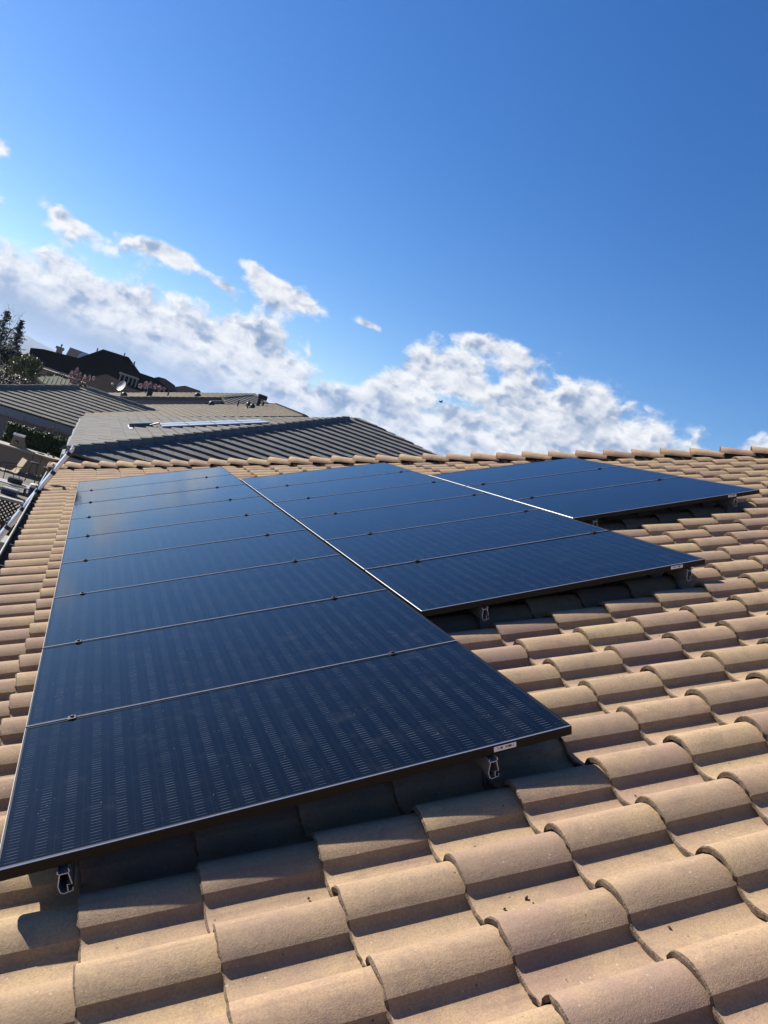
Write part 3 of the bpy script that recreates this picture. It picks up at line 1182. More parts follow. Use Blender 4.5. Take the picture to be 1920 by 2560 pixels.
def ridge_caps(parent, A, B, mat, sides, length=0.37, w=0.15, th=0.03, seed=1, name='ridge_cap', lift=0.045):
    """angled cap tiles from A up to B; sides = downward directions of the two roof planes, across the line"""
    rg = random.Random(seed)
    A, B = Vector(A), Vector(B)
    d = (B - A)
    L = d.length
    d.normalize()
    l, r = (Vector(q) for q in sides)
    l = (l - d * l.dot(d)).normalized()
    r = (r - d * r.dot(d)).normalized()
    upv = (Vector((0, 0, 1)) - d * d.z).normalized()
    vs_ = []
    for x, h in ((0.0, th), (length * 1.1, -0.006)):
        for q in (l * w, l * w * 0.12, r * w * 0.12, r * w):
            vs_.append(d * x + q + upv * (h + lift))
    k = 8
    vs_ += [q - upv * 0.022 for q in vs_]
    fs = []
    for i in range(3):
        fs.append((i, i + 1, 5 + i, 4 + i))
        fs.append((k + i + 1, k + i, k + 4 + i, k + 5 + i))
        fs.append((i + 1, i, k + i, k + i + 1))
        fs.append((4 + i, 5 + i, k + 5 + i, k + 4 + i))
    fs += [(0, 4, k + 4, k), (3, k + 3, k + 7, 7)]
    me = mesh_of(name, vs_, fs, mat)
    bm = bmesh.new()
    bm.from_mesh(me)
    bmesh.ops.recalc_face_normals(bm, faces=bm.faces)
    bm.to_mesh(me)
    bm.free()
    n = int(L / length)
    for i in range(n):
        o = bpy.data.objects.new(name, me)
        link(o, parent, Matrix.Translation(A + d * (length * i) + upv * rg.uniform(-0.005, 0.005)) )


def pl_coords(P, O, e, s):
    O, e, s = Vector(O), Vector(e).normalized(), Vector(s).normalized()
    return [((Vector(q) - O).dot(e), (Vector(q) - O).dot(s)) for q in P]


def half_round_vent(parent, p, name='roof_vent', r=0.13, mat=None):
    b = MB()
    p = Vector(p)
    b.box((-0.2, -0.2, -0.03), (0.2, 0.2, 0.0), 0, Matrix.Translation(p))
    b.lathe([(r, 0.0), (r, 0.14), (r * 0.92, 0.2), (r * 0.65, 0.26), (r * 0.25, 0.29)], p, 14)
    b.obj(name, mat or M_DARKMETAL, parent, smooth=True, sharp=50)


def pipe_vent(parent, p, h=0.35, r=0.03, name='vent_pipe'):
    b = MB()
    p = Vector(p)
    b.tube([p, p + Vector((0, 0, h))], r, 8)
    b.lathe([(r * 2.6, -0.03), (r * 1.1, 0.05)], p, 10)
    b.obj(name, M_DARKMETAL, parent, smooth=True, sharp=50)


def neighbour_a():
    N, F, AP = Vector((-0.35, 7.3, -0.40)), Vector((-0.35, 23.7, -0.40)), Vector((8.60, 15.5, 3.03))
    R1 = Vector((15.6, 13.3, 2.20))
    NR = Vector((16.0, 7.3, -0.40))
    FR = Vector((16.0, 23.7, -0.40))
    h = thing('grey_tiled_house', 'grey flat-tiled hip roof house just beyond the tan roof, silver collectors on it', 'house', (5, 15, GROUND))
    b = MB()
    th = 0.12
    dz = Vector((0, 0, -0.02))
    # the near slope reaches its own upper line; the slab follows the same plane
    s_near = (AP - Vector((AP.x, N.y, N.z))).normalized()
    on_near = lambda x, y: Vector((x, y, N.z + (y - N.y) * (AP.z - N.z) / (AP.y - N.y)))
    R1 = on_near(15.6, 13.45)
    b.slab([N + dz, NR + dz, R1 + dz, AP + dz], th)
    b.slab([N + dz, AP + dz, F + dz], th)
    b.slab([AP + dz, R1 + dz, Vector((16, 23.7, -0.42)), F + dz], th)
    roof = b.obj('roof', M_DECK, h)
    e1, s1 = (0, -1, 0), (AP - Vector((N.x, AP.y, N.z))).normalized()
    O1 = Vector((N.x - 0.05, F.y, N.z))
    O2 = Vector((N.x, N.y - 0.05, N.z))
    pl1 = (O1, e1, s1, pl_coords([F + Vector((0, 0.0, 0)), N, AP], O1, e1, s1))
    pl2 = (O2, (1, 0, 0), s_near, pl_coords([N, on_near(15.2, 7.3), R1, AP], O2, (1, 0, 0), s_near))
    flat_tiles(roof, [pl1, pl2], M_GREYTILE, 300, th=0.050, seed=21, visible=lambda q: q[1] < 1175)
    dn_w, dn_n, dn_f = Vector((-1, 0, -0.70)), Vector((0, -1, -1.7)), Vector((0, 1, -0.41))
    ridge_caps(roof, N, N.lerp(AP, 0.955), M_GREYTILE, (dn_w, dn_n), seed=2, name='hip_cap', w=0.24, lift=0.16)
    ridge_caps(roof, F, AP, M_GREYTILE, (dn_w, dn_f), seed=3, name='hip_cap', w=0.15)
    ridge_caps(roof, R1, AP, M_GREYTILE, (dn_n, dn_f), seed=4, name='ridge_cap', w=0.15)
    b = MB()
    b.box((N.x - 0.02, N.y, -0.62), (N.x + 0.03, F.y, -0.46))
    b.box((N.x + 0.03, N.y - 0.02, -0.66), (NR.x, N.y + 0.03, -0.46))
    b.obj('fascia', M_CREAM, h)
    # scalloped gutter guard along the eave
    b = MB()
    n = 60
    for i in range(n):
        y0, y1 = N.y + (F.y - N.y) * i / n, N.y + (F.y - N.y) * (i + 1) / n
        w0 = 0.055 + 0.022 * math.sin(i * 0.45)
        w1 = 0.055 + 0.022 * math.sin((i + 1) * 0.45)
        x = N.x - 0.02
        b.add([(x - w0, y0, -0.44), (x, y0, -0.44), (x, y1, -0.44), (x - w1, y1, -0.44), (x - w0, y0, -0.56), (x, y0, -0.56), (x, y1, -0.56), (x - w1, y1, -0.56)],
              [(0, 1, 2, 3), (7, 6, 5, 4), (0, 3, 7, 4), (1, 0, 4, 5), (2, 1, 5, 6), (3, 2, 6, 7)])
    b.obj('gutter', M_GUTTER, h)
    b = MB()
    b.box((0.35, 8.0, GROUND), (15.4, 23.0, -0.55))
    b.obj('wall', M_STUCCO, h)
    pipe_vent(roof, on_near(7.23, 11.0) + Vector((0, 0, 0)), 0.34, 0.035)
    b = MB()
    p = on_near(7.23, 10.95)
    for q in range(5):
        a = q * 1.3
        b.tube([p + Vector((0, 0, 0.03)), p + Vector((0.16 * math.cos(a), 0.10 * math.sin(a), 0.06 + 0.03 * (q % 2)))], 0.02, 6)
    b.obj('pipe_bracket', M_DARKMETAL, roof)
    # silver collectors on the west slope: two rows of four
    nrm = Vector(e1).cross(s1)
    if nrm.z < 0:
        nrm = -nrm
    base = Vector((2.02, 15.35, 0)) 
    onw = lambda x, y: Vector((x, y, N.z + (x - N.x) * (AP.z - N.z) / (AP.x - N.x)))
    rn = {0: 'lower row', 1: 'upper row'}
    ordn = ['first', 'second', 'third', 'fourth']
    for r_ in range(2):
        for k in range(4):
            x0 = 2.05 + 0.80 * k
            x1 = x0 + 0.775
            y0 = 14.00 + r_ * 1.02
            y1 = y0 + 0.88
            P = [onw(x0, y0), onw(x1, y0), onw(x1, y1), onw(x0, y1)]
            P = [q + nrm * 0.10 for q in P]
            cen = sum(P, Vector()) / 4
            t_ = thing('roof_collector', 'silver collector, %s from the teal box, %s row on the grey roof' % (ordn[k], 'nearer' if r_ == 0 else 'farther'), 'solar collector', cen, 'silver collectors on the grey roof')
            b = MB()
            ins = [cen + (q - cen) * 0.965 + nrm * 0.004 for q in P]
            b.slab(P, 0.045)
            b.obj('frame', M_GREYMETAL, t_)
            b = MB()
            b.slab(ins, 0.003)
            b.obj('cover', M_MIRROR, t_)
    t_ = thing('teal_cover', 'teal sheet cover and pipes at the left end of the silver collectors', 'cover', onw(1.6, 15.1))
    b = MB()
    c = onw(1.55, 15.2) + nrm * 0.10
    b.bbox((-0.42, -0.25, -0.07), (0.30, 0.25, 0.07), 0.02, 0, Matrix.Translation(c) @ Matrix.Rotation(-0.36, 4, 'Y'))
    b.obj('sheet', M_TEAL, t_)
    b = MB()
    for k in range(3):
        b.tube([onw(1.75, 14.9 + 0.12 * k) + nrm * 0.1, onw(2.02, 14.75 + 0.12 * k) + nrm * 0.16], 0.03, 6)
    b.obj('pipe', M_DARKMETAL, t_)
    b = MB()
    b.slab([onw(1.14, 14.3) + nrm * 0.05, onw(1.24, 14.3) + nrm * 0.05, onw(1.24, 16.4) + nrm * 0.05, onw(1.14, 16.4) + nrm * 0.05], 0.02)
    o = b.obj('flashing_strip', M_WHITE)
    tag(o, 'pale metal strip lying across the grey roof left of the teal cover', 'strip')


def neighbour_c():
    h = thing('wing_house', 'grey-tiled house with a low patio wing behind the hedge, dish on its ridge', 'house', (2, 32, -3.8))
    # wing
    NW, NE = Vector((-5.82, 27.0, -1.13)), Vector((3.3, 27.0, -1.13))
    AP, AE = Vector((-0.82, 32.0, 0.60)), Vector((3.4, 32.0, 0.60))
    BW = Vector((-5.82, 37.0, -1.13))
    b = MB()
    dz = Vector((0, 0, -0.02))
    b.slab([NW + dz, NE + dz, AE + dz, AP + dz], 0.1)
    b.slab([NW + dz, AP + dz, BW + dz], 0.1)
    b.slab([AP + dz, AE + dz, Vector((3.3, 37, -1.15)), BW + dz], 0.1)
    wing = b.obj('wing_roof', M_DECK, h)
    sn = (AP - Vector((AP.x, NW.y, NW.z))).normalized()
    sw = (AP - Vector((NW.x, AP.y, NW.z))).normalized()
    O = NW + Vector((0, -0.04, 0))
    pl1 = (O, (1, 0, 0), sn, pl_coords([NW, NE, AE, AP], O, (1, 0, 0), sn))
    O2 = Vector((NW.x, BW.y, NW.z))
    pl2 = (O2, (0, -1, 0), sw, pl_coords([BW, NW, AP], O2, (0, -1, 0), sw))
    flat_tiles(wing, [pl1, pl2], M_GREYTILE2, 300, expo=0.42, wid=0.42, th=0.052, seed=31, visible=lambda q: q[1] < 1110)
    ridge_caps(wing, NW, AP, M_GREYTILE2, ((-1, 0, -0.6), (0, -1, -1.7)), seed=5, name='hip_cap', w=0.32, length=0.5, lift=0.2)
    ridge_caps(wing, AE, AP, M_GREYTILE2, ((0, 1, -0.6), (0, -1, -1.7)), seed=6, name='ridge_cap', w=0.30, length=0.5, lift=0.18)
    b = MB()
    b.box((-5.9, 26.97, -1.52), (3.3, 27.02, -1.16))
    b.obj('fascia', M_CREAM, h)
    b = MB()
    b.box((-5.6, 27.10, -1.86), (3.3, 27.35, -1.53))
    b.obj('beam', M_STUCCO, h)
    b = MB()
    b.box((-6.0, 27.10, -3.9), (-3.22, 27.5, -1.86))
    b.obj('wing_wall', M_STUCCO, h)
    b = MB()
    b.box((-3.2, 30.2, -3.9), (3.3, 30.5, -1.3))
    b.obj('back_wall', M_STUCCO, h)
    # main west slope
    k = math.tan(math.radians(19))
    zw = lambda x, y: Vector((x, y, 0.53 + (x - 2.52) * k))
    P = [zw(-0.3, 24.6), zw(8.9, 24.9), zw(9.3, 25.8), zw(11.74, 44.9), zw(2.5, 42.0), zw(-0.3, 37.5)]
    b = MB()
    b.slab([q - Vector((0, 0, 0.03)) for q in P], 0.15)
    b.slab([P[2], Vector((15, 26, 1.6)), Vector((16, 44, 1.8)), P[3]], 0.15)
    main = b.obj('main_roof', M_BROWNTILE, h)
    # course strips, only as fine as they can be told apart
    sx = Vector((1, 0, k)).normalized()
    O = P[0]
    flat_tiles(main, [(O, (0, 1, 0), sx, pl_coords([P[0], P[2], P[3], P[4], P[5]], O, (0, 1, 0), sx))], M_BROWNTILE, 0, expo=0.38, wid=1.2, th=0.035, seed=8, rest_name='roof_courses')
    ridge_caps(main, P[2], P[3], M_BROWNTILE, ((-1, 0, -0.34), (1, 0, -0.34)), seed=7, length=0.4, w=0.17)
    ridge_caps(main, P[4], P[3], M_BROWNTILE, ((-1, 0, -0.34), (0, 1, -0.34)), seed=9, length=0.4, w=0.15, name='hip_cap')
    b = MB()
    b.box((0.4, 25.4, -3.9), (14.5, 42, 0.0 - 0.6))
    b.obj('wall', M_STUCCO, h)
    half_round_vent(main, zw(6.9, 41.5), r=0.2)
    half_round_vent(main, zw(9.0, 40.0), r=0.2)
    half_round_vent(main, zw(8.6, 36.4), r=0.17)
    pipe_vent(main, zw(8.15, 39.0), 0.42, 0.045)
    pipe_vent(main, zw(8.25, 36.0), 0.46, 0.045)
    b = MB()
    c = zw(9.6, 40.2)
    b.tube([c, c + Vector((0, 0, 0.62))], 0.13, 12)
    b.tube([c + Vector((0.34, 0.1, 0.0)), c + Vector((0.34, 0.1, 0.40))], 0.07, 10)
    b.bbox((c.x - 0.17, c.y - 0.18, c.z + 0.52), (c.x + 0.45, c.y + 0.18, c.z + 0.82), 0.05)
    b.obj('flue', M_DARKMETAL, main, smooth=True, sharp=40)
    return h


def neighbour_d():
    """row house beyond, gable with a white rake trim"""
    h = thing('gable_house', 'tan-roofed house with white rake trim, behind the grey wing roof', 'house', (6, 52, -3))
    k = math.tan(math.radians(19))
    zw = lambda x, y: Vector((x, y, 0.23 + (x - 0.18) * k))
    P = [zw(0.0, 43.6), zw(7.9, 43.6), zw(10.4, 46.6), zw(12.8, 60), zw(0.0, 62)]
    b = MB()
    b.slab([q - Vector((0, 0, 0.03)) for q in P], 0.2)
    b.slab([P[2], P[3], Vector((18, 60, 2.0)), Vector((18, 47, 2.0))], 0.2)
    roof = b.obj('roof', M_BROWNTILE, h)
    sx = Vector((1, 0, k)).normalized()
    flat_tiles(roof, [(P[0], (0, 1, 0), sx, pl_coords([P[0], P[1], P[2], P[3], P[4]], P[0], (0, 1, 0), sx))], M_BROWNTILE, 0, expo=0.42, wid=1.5, th=0.04, seed=12, rest_name='roof_courses')
    # small near-facing slope at the right end
    A = [Vector((7.69, 43.5, 2.86)), Vector((8.1, 42.1, 2.36)), Vector((12.2, 42.1, 2.36)), Vector((11.6, 45.3, 3.45)), Vector((10.2, 46.5, 3.88))]
    b = MB()
    b.slab([q - Vector((0, 0, 0.03)) for q in A], 0.1)
    r2 = b.obj('side_roof', M_DECK, h)
    s2 = Vector((0, math.cos(math.radians(19)), math.sin(math.radians(19))))
    O = Vector((7.0, 42.05, 2.34))
    flat_tiles(r2, [(O, (1, 0, 0), s2, pl_coords(A, O, (1, 0, 0), s2))], M_GREYTILE, 0, expo=0.42, wid=0.5, th=0.05, seed=13, rest_name='roof_courses')
    ridge_caps(r2, A[0], A[4], M_GREYTILE, ((-1, 0, -0.34), (0, -1, -0.34)), seed=14, length=0.42, w=0.2, name='hip_cap')
    ridge_caps(r2, A[3] + Vector((0.5, -0.6, -0.2)), A[4], M_GREYTILE, ((1, 0, -0.34), (0, -1, -0.34)), seed=15, length=0.42, w=0.2, name='ridge_cap')
    b = MB()
    n = Vector((0, 0, 1))
    a, c = zw(0.3, 43.55), zw(8.0, 43.55)
    b.add([a - n * 0.25, c - n * 0.25, c - n * 0.45, a - n * 0.45, a - n * 0.25 + Vector((0, 0.05, 0)), c - n * 0.25 + Vector((0, 0.05, 0)), c - n * 0.45 + Vector((0, 0.05, 0)), a - n * 0.45 + Vector((0, 0.05, 0))],
          [(3, 2, 1, 0), (4, 5, 6, 7), (0, 1, 5, 4), (2, 3, 7, 6), (1, 2, 6, 5), (3, 0, 4, 7)])
    b.obj('rake_trim', M_GREYMETAL, h)
    b = MB()
    a, c = zw(0.3, 43.9), zw(8.0, 43.9)
    b.add([a - n * 0.46, c - n * 0.46, Vector((8.0, 43.9, -3)), Vector((0.3, 43.9, -3)), a - n * 0.46 + Vector((0, 14, 0)), c - n * 0.46 + Vector((0, 14, 0)), Vector((8.0, 57.9, -3)), Vector((0.3, 57.9, -3))],
          [(3, 2, 1, 0), (4, 5, 6, 7), (0, 1, 5, 4), (2, 3, 7, 6), (1, 2, 6, 5), (3, 0, 4, 7)])
    b.obj('wall', M_STUCCO, h)
    half_round_vent(roof, zw(1.62, 44.8), r=0.2)
    half_round_vent(roof, zw(6.3, 45.2), r=0.22)
    pipe_vent(roof, zw(4.4, 45.6), 0.4, 0.05)
    b = MB()
    c = zw(3.2, 45.5)
    b.bbox((c.x - 0.18, c.y - 0.18, c.z - 0.1), (c.x + 0.18, c.y + 0.18, c.z + 0.40), 0.03)
    b.bbox((c.x - 0.26, c.y - 0.26, c.z + 0.40), (c.x + 0.26, c.y + 0.26, c.z + 0.58), 0.05)
    b.obj('chimney_cap', M_DARKMETAL, roof)


def far_house(name, label, front, mat, base_z, depth, wall=M_STUCCO, ridge_back=True):
    """house whose near roof slope has the given outline; the far slope falls away behind it"""
    P = [Vector(q) for q in front]
    c = sum(P, Vector()) / len(P)
    h = thing(name, label, 'house', (c.x, c.y, base_z))
    b = MB()
    b.slab(P, 0.18)
    top = [q for q in P if q.z > c.z]
    if ridge_back and len(top) >= 2:
        top.sort(key=lambda q: q.x)
        for a, d in zip(top, top[1:]):
            b.slab([a + Vector((0, 0.02, -0.02)), d + Vector((0, 0.02, -0.02)), d + Vector((0, depth, -depth * 0.42)), a + Vector((0, depth, -depth * 0.42))], 0.15)
    b.obj('roof', mat, h)
    b = MB()
    x0, x1 = min(q.x for q in P) + 0.4, max(q.x for q in P) - 0.4
    y0 = min(q.y for q in P) + 0.5
    zt = min(q.z for q in P) - 0.2
    b.box((x0, y0, base_z), (x1, y0 + depth, max(zt, base_z + 0.5)))
    b.obj('wall', wall, h)
    return h


def build_neighbours():
    neighbour_a()
    neighbour_c()
    neighbour_d()
    dk = far_house('dark_roofed_house', 'big house with a nearly black roof rising above the others', [(-6.3, 65.4, 0.85), (-6.6, 67.9, 1.95), (-5.54, 68.51, 2.23), (-2.57, 69.1, 2.49), (-0.71, 72.94, 4.2), (1.82, 73.17, 4.3), (3.2, 70.52, 3.12), (4.48, 70.52, 3.12), (5.24, 70.01, 2.9), (6.1, 69.13, 2.5), (2.93, 65.14, 0.73)], M_SHINGLE_DARK, -2.8, 7)
    b = MB()
    b.bbox((-4.60, 69.7, 1.9), (-4.05, 70.3, 2.75), 0.03)
    b.bbox((-4.72, 69.6, 2.70), (-3.96, 70.4, 2.95), 0.04)
    ch = b.obj('chimney', M_STUCCO, dk)
    b = MB()
    b.tube([(-4.3, 70, 2.93), (-4.28, 70, 3.16)], 0.06, 8)
    b.tube([(-4.36, 70, 3.15), (-4.20, 70, 3.20)], 0.07, 8)
    b.obj('chimney_pot', M_DARKMETAL, ch)
    pipe_vent(dk, (-0.95 + 0.55 - 0.8, 72.0, 3.80), 0.3, 0.06)
    pipe_vent(dk, (1.35, 72.9, 4.25), 0.3, 0.06)
    pipe_vent(dk, (2.45, 71.9, 3.75), 0.3, 0.07)
    b = MB()
    b.box((-5.5, 63.9, 0.62), (-2.4, 64.1, 0.76))
    b.obj('eave_trim', M_CREAM, dk)
    at = far_house('attic_house', 'small tan gable roof showing behind the dark roof and its chimney', [(-3.95, 73.6, 2.0), (-3.75, 75.2, 3.35), (-1.2, 75.2, 3.32), (-1.2, 73.6, 2.0)], M_BROWNTILE, -2.8, 4)
    b = MB()
    b.lathe([(0.02, 0.0), (0.35, 0.05), (0.62, 0.16)], (-2.1, 72.6, 2.68), 18, 0, (-0.3, -0.8, 0.5))
    o = b.obj('roof_dome', M_WHITE, smooth=True)
    tag(o, 'white rounded skylight dome in the valley of the dark roof', 'skylight')
    e = far_house('brown_roofed_house', 'low brown shingle roof with a pale gutter below the dark roof', [(-1.9, 56.1, 0.41), (0.18, 59.69, 1.86), (2.97, 58.9, 1.53), (3.6, 57.6, 1.0), (-0.14, 55.3, 0.08)], M_SHINGLE_BROWN, -2.8, 5)
    b = MB()
    b.box((-2.2, 54.9, 0.36), (1.1, 55.05, 0.48))
    b.obj('gutter', M_CREAM, e)
    f = far_house('shed', 'small pale green-grey hipped shed roof above the left ridge', [(-4.03, 47.96, 0.04), (-2.86, 49.36, 0.56), (-2.16, 49.24, 0.51), (-1.46, 48.15, 0.12), (-1.2, 47.3, -0.2), (-3.5, 47.3, -0.2)], M_GREENTILE, -2.9, 3, M_WOOD)
    s2 = Vector((0, math.cos(math.radians(20)), math.sin(math.radians(20))))
    b = MB()
    for i in range(9):
        x = -3.6 + i * 0.26
        y0 = 47.4
        L = 1.9 if 2 < i < 7 else 1.2
        b.tube([Vector((x, y0, -0.15)), Vector((x, y0, -0.15)) + s2 * L], 0.018, 5)
    b.obj('roof_seam', M_GREENTILE, f)
    far_house('hip_house', 'brown hip roof farthest right of the dark house, behind the blossom', [(4.4, 75.2, 2.2), (4.81, 76.0, 3.16), (5.4, 76.6, 3.5), (6.12, 76.6, 3.54), (7.19, 76.0, 3.2), (7.6, 75.2, 2.6)], M_SHINGLE_BROWN, -2.8, 5)
    far_house('low_gable_house', 'low far roof just above the tan-roofed house ridge', [(4.9, 77.0, 1.85), (8.52, 79.0, 3.60), (10.2, 78.6, 3.6), (10.6, 77.0, 2.9)], M_SHINGLE_BROWN, -2.8, 5)
    pc = thing('patio_cover', 'white slatted patio cover standing before the dark roof', 'patio cover', (2.0, 60, -2.0))
    for i in range(4):
        b = MB()
        b.box((1.2, 59.6 + i * 0.28, 2.25 + 0.02 * i), (2.85, 59.75 + i * 0.28, 2.37 + 0.02 * i))
        b.obj('slat', M_CREAM, pc)
    for x in (1.35, 1.7, 2.05, 2.4, 2.72):
        b = MB()
        b.box((x - 0.05, 59.8, -2.0), (x + 0.05, 59.9, 2.25))
        b.obj('post', M_CREAM, pc)
    # satellite dish on the wing ridge
    d = thing('satellite_dish', 'grey satellite dish on a thin mast at the wing roof ridge', 'satellite dish', (1.1, 31.95, 0.66))
    b = MB()
    b.tube([(1.1, 31.95, 0.62), (1.04, 31.95, 1.12)], 0.025, 8)
    b.tube([(1.25, 31.95, 0.66), (1.06, 31.95, 0.98)], 0.015, 6)
    b.obj('mast', M_GREYMETAL, d)
    b = MB()
    prof = [(0.03, -0.005), (0.12, 0.0), (0.20, 0.018), (0.27, 0.045), (0.30, 0.062)]
    b.lathe(prof + [(r, z - 0.012) for r, z in prof[::-1]], (0.98, 31.9, 1.36), 22, 0, (-0.75, -0.55, 0.30))
    b.obj('reflector', M_DISH, d, smooth=True, sharp=50)
    b = MB()
    b.tube([(1.0, 31.9, 1.14), (0.55, 31.6, 1.24)], 0.014, 6)
    b.obj('feed_arm', M_GREYMETAL, d)
    b = MB()
    b.lathe([(0.03, -0.06), (0.055, -0.03), (0.055, 0.04), (0.03, 0.06)], (0.50, 31.58, 1.32), 10, 0, (0.8, 0.5, 0.2))
    b.obj('feed_horn', M_WHITE, d, smooth=True)


build_neighbours()


# ------------------------------------------------------------------ plants
def leaf_mesh(name, clumps, n, size, mat, seed, squash=1.0, flat=0.0):
    """leaf-sized faces spread through ellipsoid clumps: (centre, radii)"""
    rg = random.Random(seed)
    v, f, p = [], [], []
    vol = [c[1][0] * c[1][1] * c[1][2] for c in clumps]
    tot = sum(vol)
    for (c, r), w in zip(clumps, vol):
        for _ in range(max(6, int(n * w / tot))):
            d = Vector((rg.gauss(0, 1), rg.gauss(0, 1), rg.gauss(0, 1))).normalized()
            k = rg.uniform(0.45, 1.0) ** 0.6
            q = Vector(c) + Vector((d.x * r[0], d.y * r[1], d.z * r[2])) * k
            a = Vector((rg.gauss(0, 1), rg.gauss(0, 1), rg.gauss(0, 1) * (1 - flat))).normalized()
            b_ = a.cross(Vector((rg.gauss(0, 1), rg.gauss(0, 1), rg.gauss(0, 1)))).normalized()
            s = size * rg.uniform(0.6, 1.35)
            i = len(v)
            v += [q - a * s, q - b_ * s * 0.45, q + a * s, q + b_ * s * 0.45]
            f.append((i, i + 1, i + 2, i + 3))
            p.append(rg.random())
    return mesh_of(name, v, f, mat, None, False, p)


def branchy(b, p, d, L, r, depth, rg, spread=0.6):
    q = p + d * L
    b.tube([p, p + d * L * 0.5 + Vector((rg.gauss(0, 1), rg.gauss(0, 1), rg.gauss(0, 1))) * L * 0.06, q], [r, r * 0.85, r * 0.65], 5, caps=False)
    if depth == 0:
        return
    for _ in range(rg.choice((2, 2, 3))):
        d2 = (d + Vector((rg.gauss(0, spread), rg.gauss(0, spread), rg.gauss(0.15, spread * 0.7)))).normalized()
        branchy(b, p + d * L * rg.uniform(0.55, 1.0), d2, L * rg.uniform(0.6, 0.85), r * 0.6, depth - 1, rg, spread)


def tree(name, label, cat, base, clumps, n, size, mat, seed, trunk_r=0.12, group=None, limbs=4):
    t_ = thing(name, label, cat, base, group)
    rg = random.Random(seed)
    b = MB()
    base = Vector(base)
    top = sum((Vector(c[0]) for c in clumps), Vector()) / len(clumps)
    mid = base.lerp(top, 0.55)
    b.tube([base, base.lerp(mid, 0.5) + Vector((0.05, 0.03, 0)), mid], [trunk_r, trunk_r * 0.8, trunk_r * 0.6], 7)
    for c, r in clumps[:max(limbs, 3)]:
        b.tube([mid, mid.lerp(Vector(c), 0.6) + Vector((rg.gauss(0, 0.08), 0, 0)), Vector(c)], [trunk_r * 0.45, trunk_r * 0.3, trunk_r * 0.12], 5)
    b.obj('trunk', M_BARK, t_)
    o = bpy.data.objects.new('crown', leaf_mesh('crown', clumps, n, size, mat, seed))
    link(o, t_)
    return t_


def conifer(label, base, top, width, seed, group):
    t_ = thing('conifer', label, 'tree', base, group)
    base, top = Vector(base), Vector(top)
    b = MB()
    b.tube([base, top], [0.16, 0.02], 6)
    b.obj('trunk', M_BARK, t_)
    rg = random.Random(seed)
    H = (top - base).length
    v, f, p = [], [], []
    for lv in range(34):
        k = 0.25 + 0.75 * lv / 33
        c = base.lerp(top, k)
        wr = width * (1.05 - k) * 1.25 + 0.05
        for j in range(6):
            a = rg.uniform(0, 6.283)
            L = wr * rg.uniform(0.45, 1.35)
            d = Vector((math.cos(a), math.sin(a), rg.uniform(0.05, 0.45))).normalized()
            for s in range(7):
                q = c + d * L * (s + 1) / 7 + Vector((0, 0, -0.05 * L * s / 7))
                for _ in range(3):
                    x = Vector((rg.gauss(0, 1), rg.gauss(0, 1), rg.gauss(0, 0.7))).normalized() * 0.12
                    y = x.cross(Vector((rg.gauss(0, 1), rg.gauss(0, 1), rg.gauss(0, 1)))).normalized() * 0.035
                    i = len(v)
                    v += [q, q + x * 0.5 + y, q + x * 1.3, q + x * 0.5 - y]
                    f.append((i, i + 1, i + 2, i + 3))
                    p.append(rg.random())
    o = bpy.data.objects.new('crown', mesh_of('crown', v, f, M_CONIFER, None, False, p))
    link(o, t_)


def bare_tree(name, label, base, L, seed, r=0.05, depth=4, spread=0.45, d0=(0, 0, 1), group=None, cat='tree'):
    t_ = thing(name, label, cat, base, group)
    rg = random.Random(seed)
    b = MB()
    branchy(b, Vector(base), Vector(d0).normalized(), L, r, depth, rg, spread)
    b.obj('branches', M_BARK, t_)


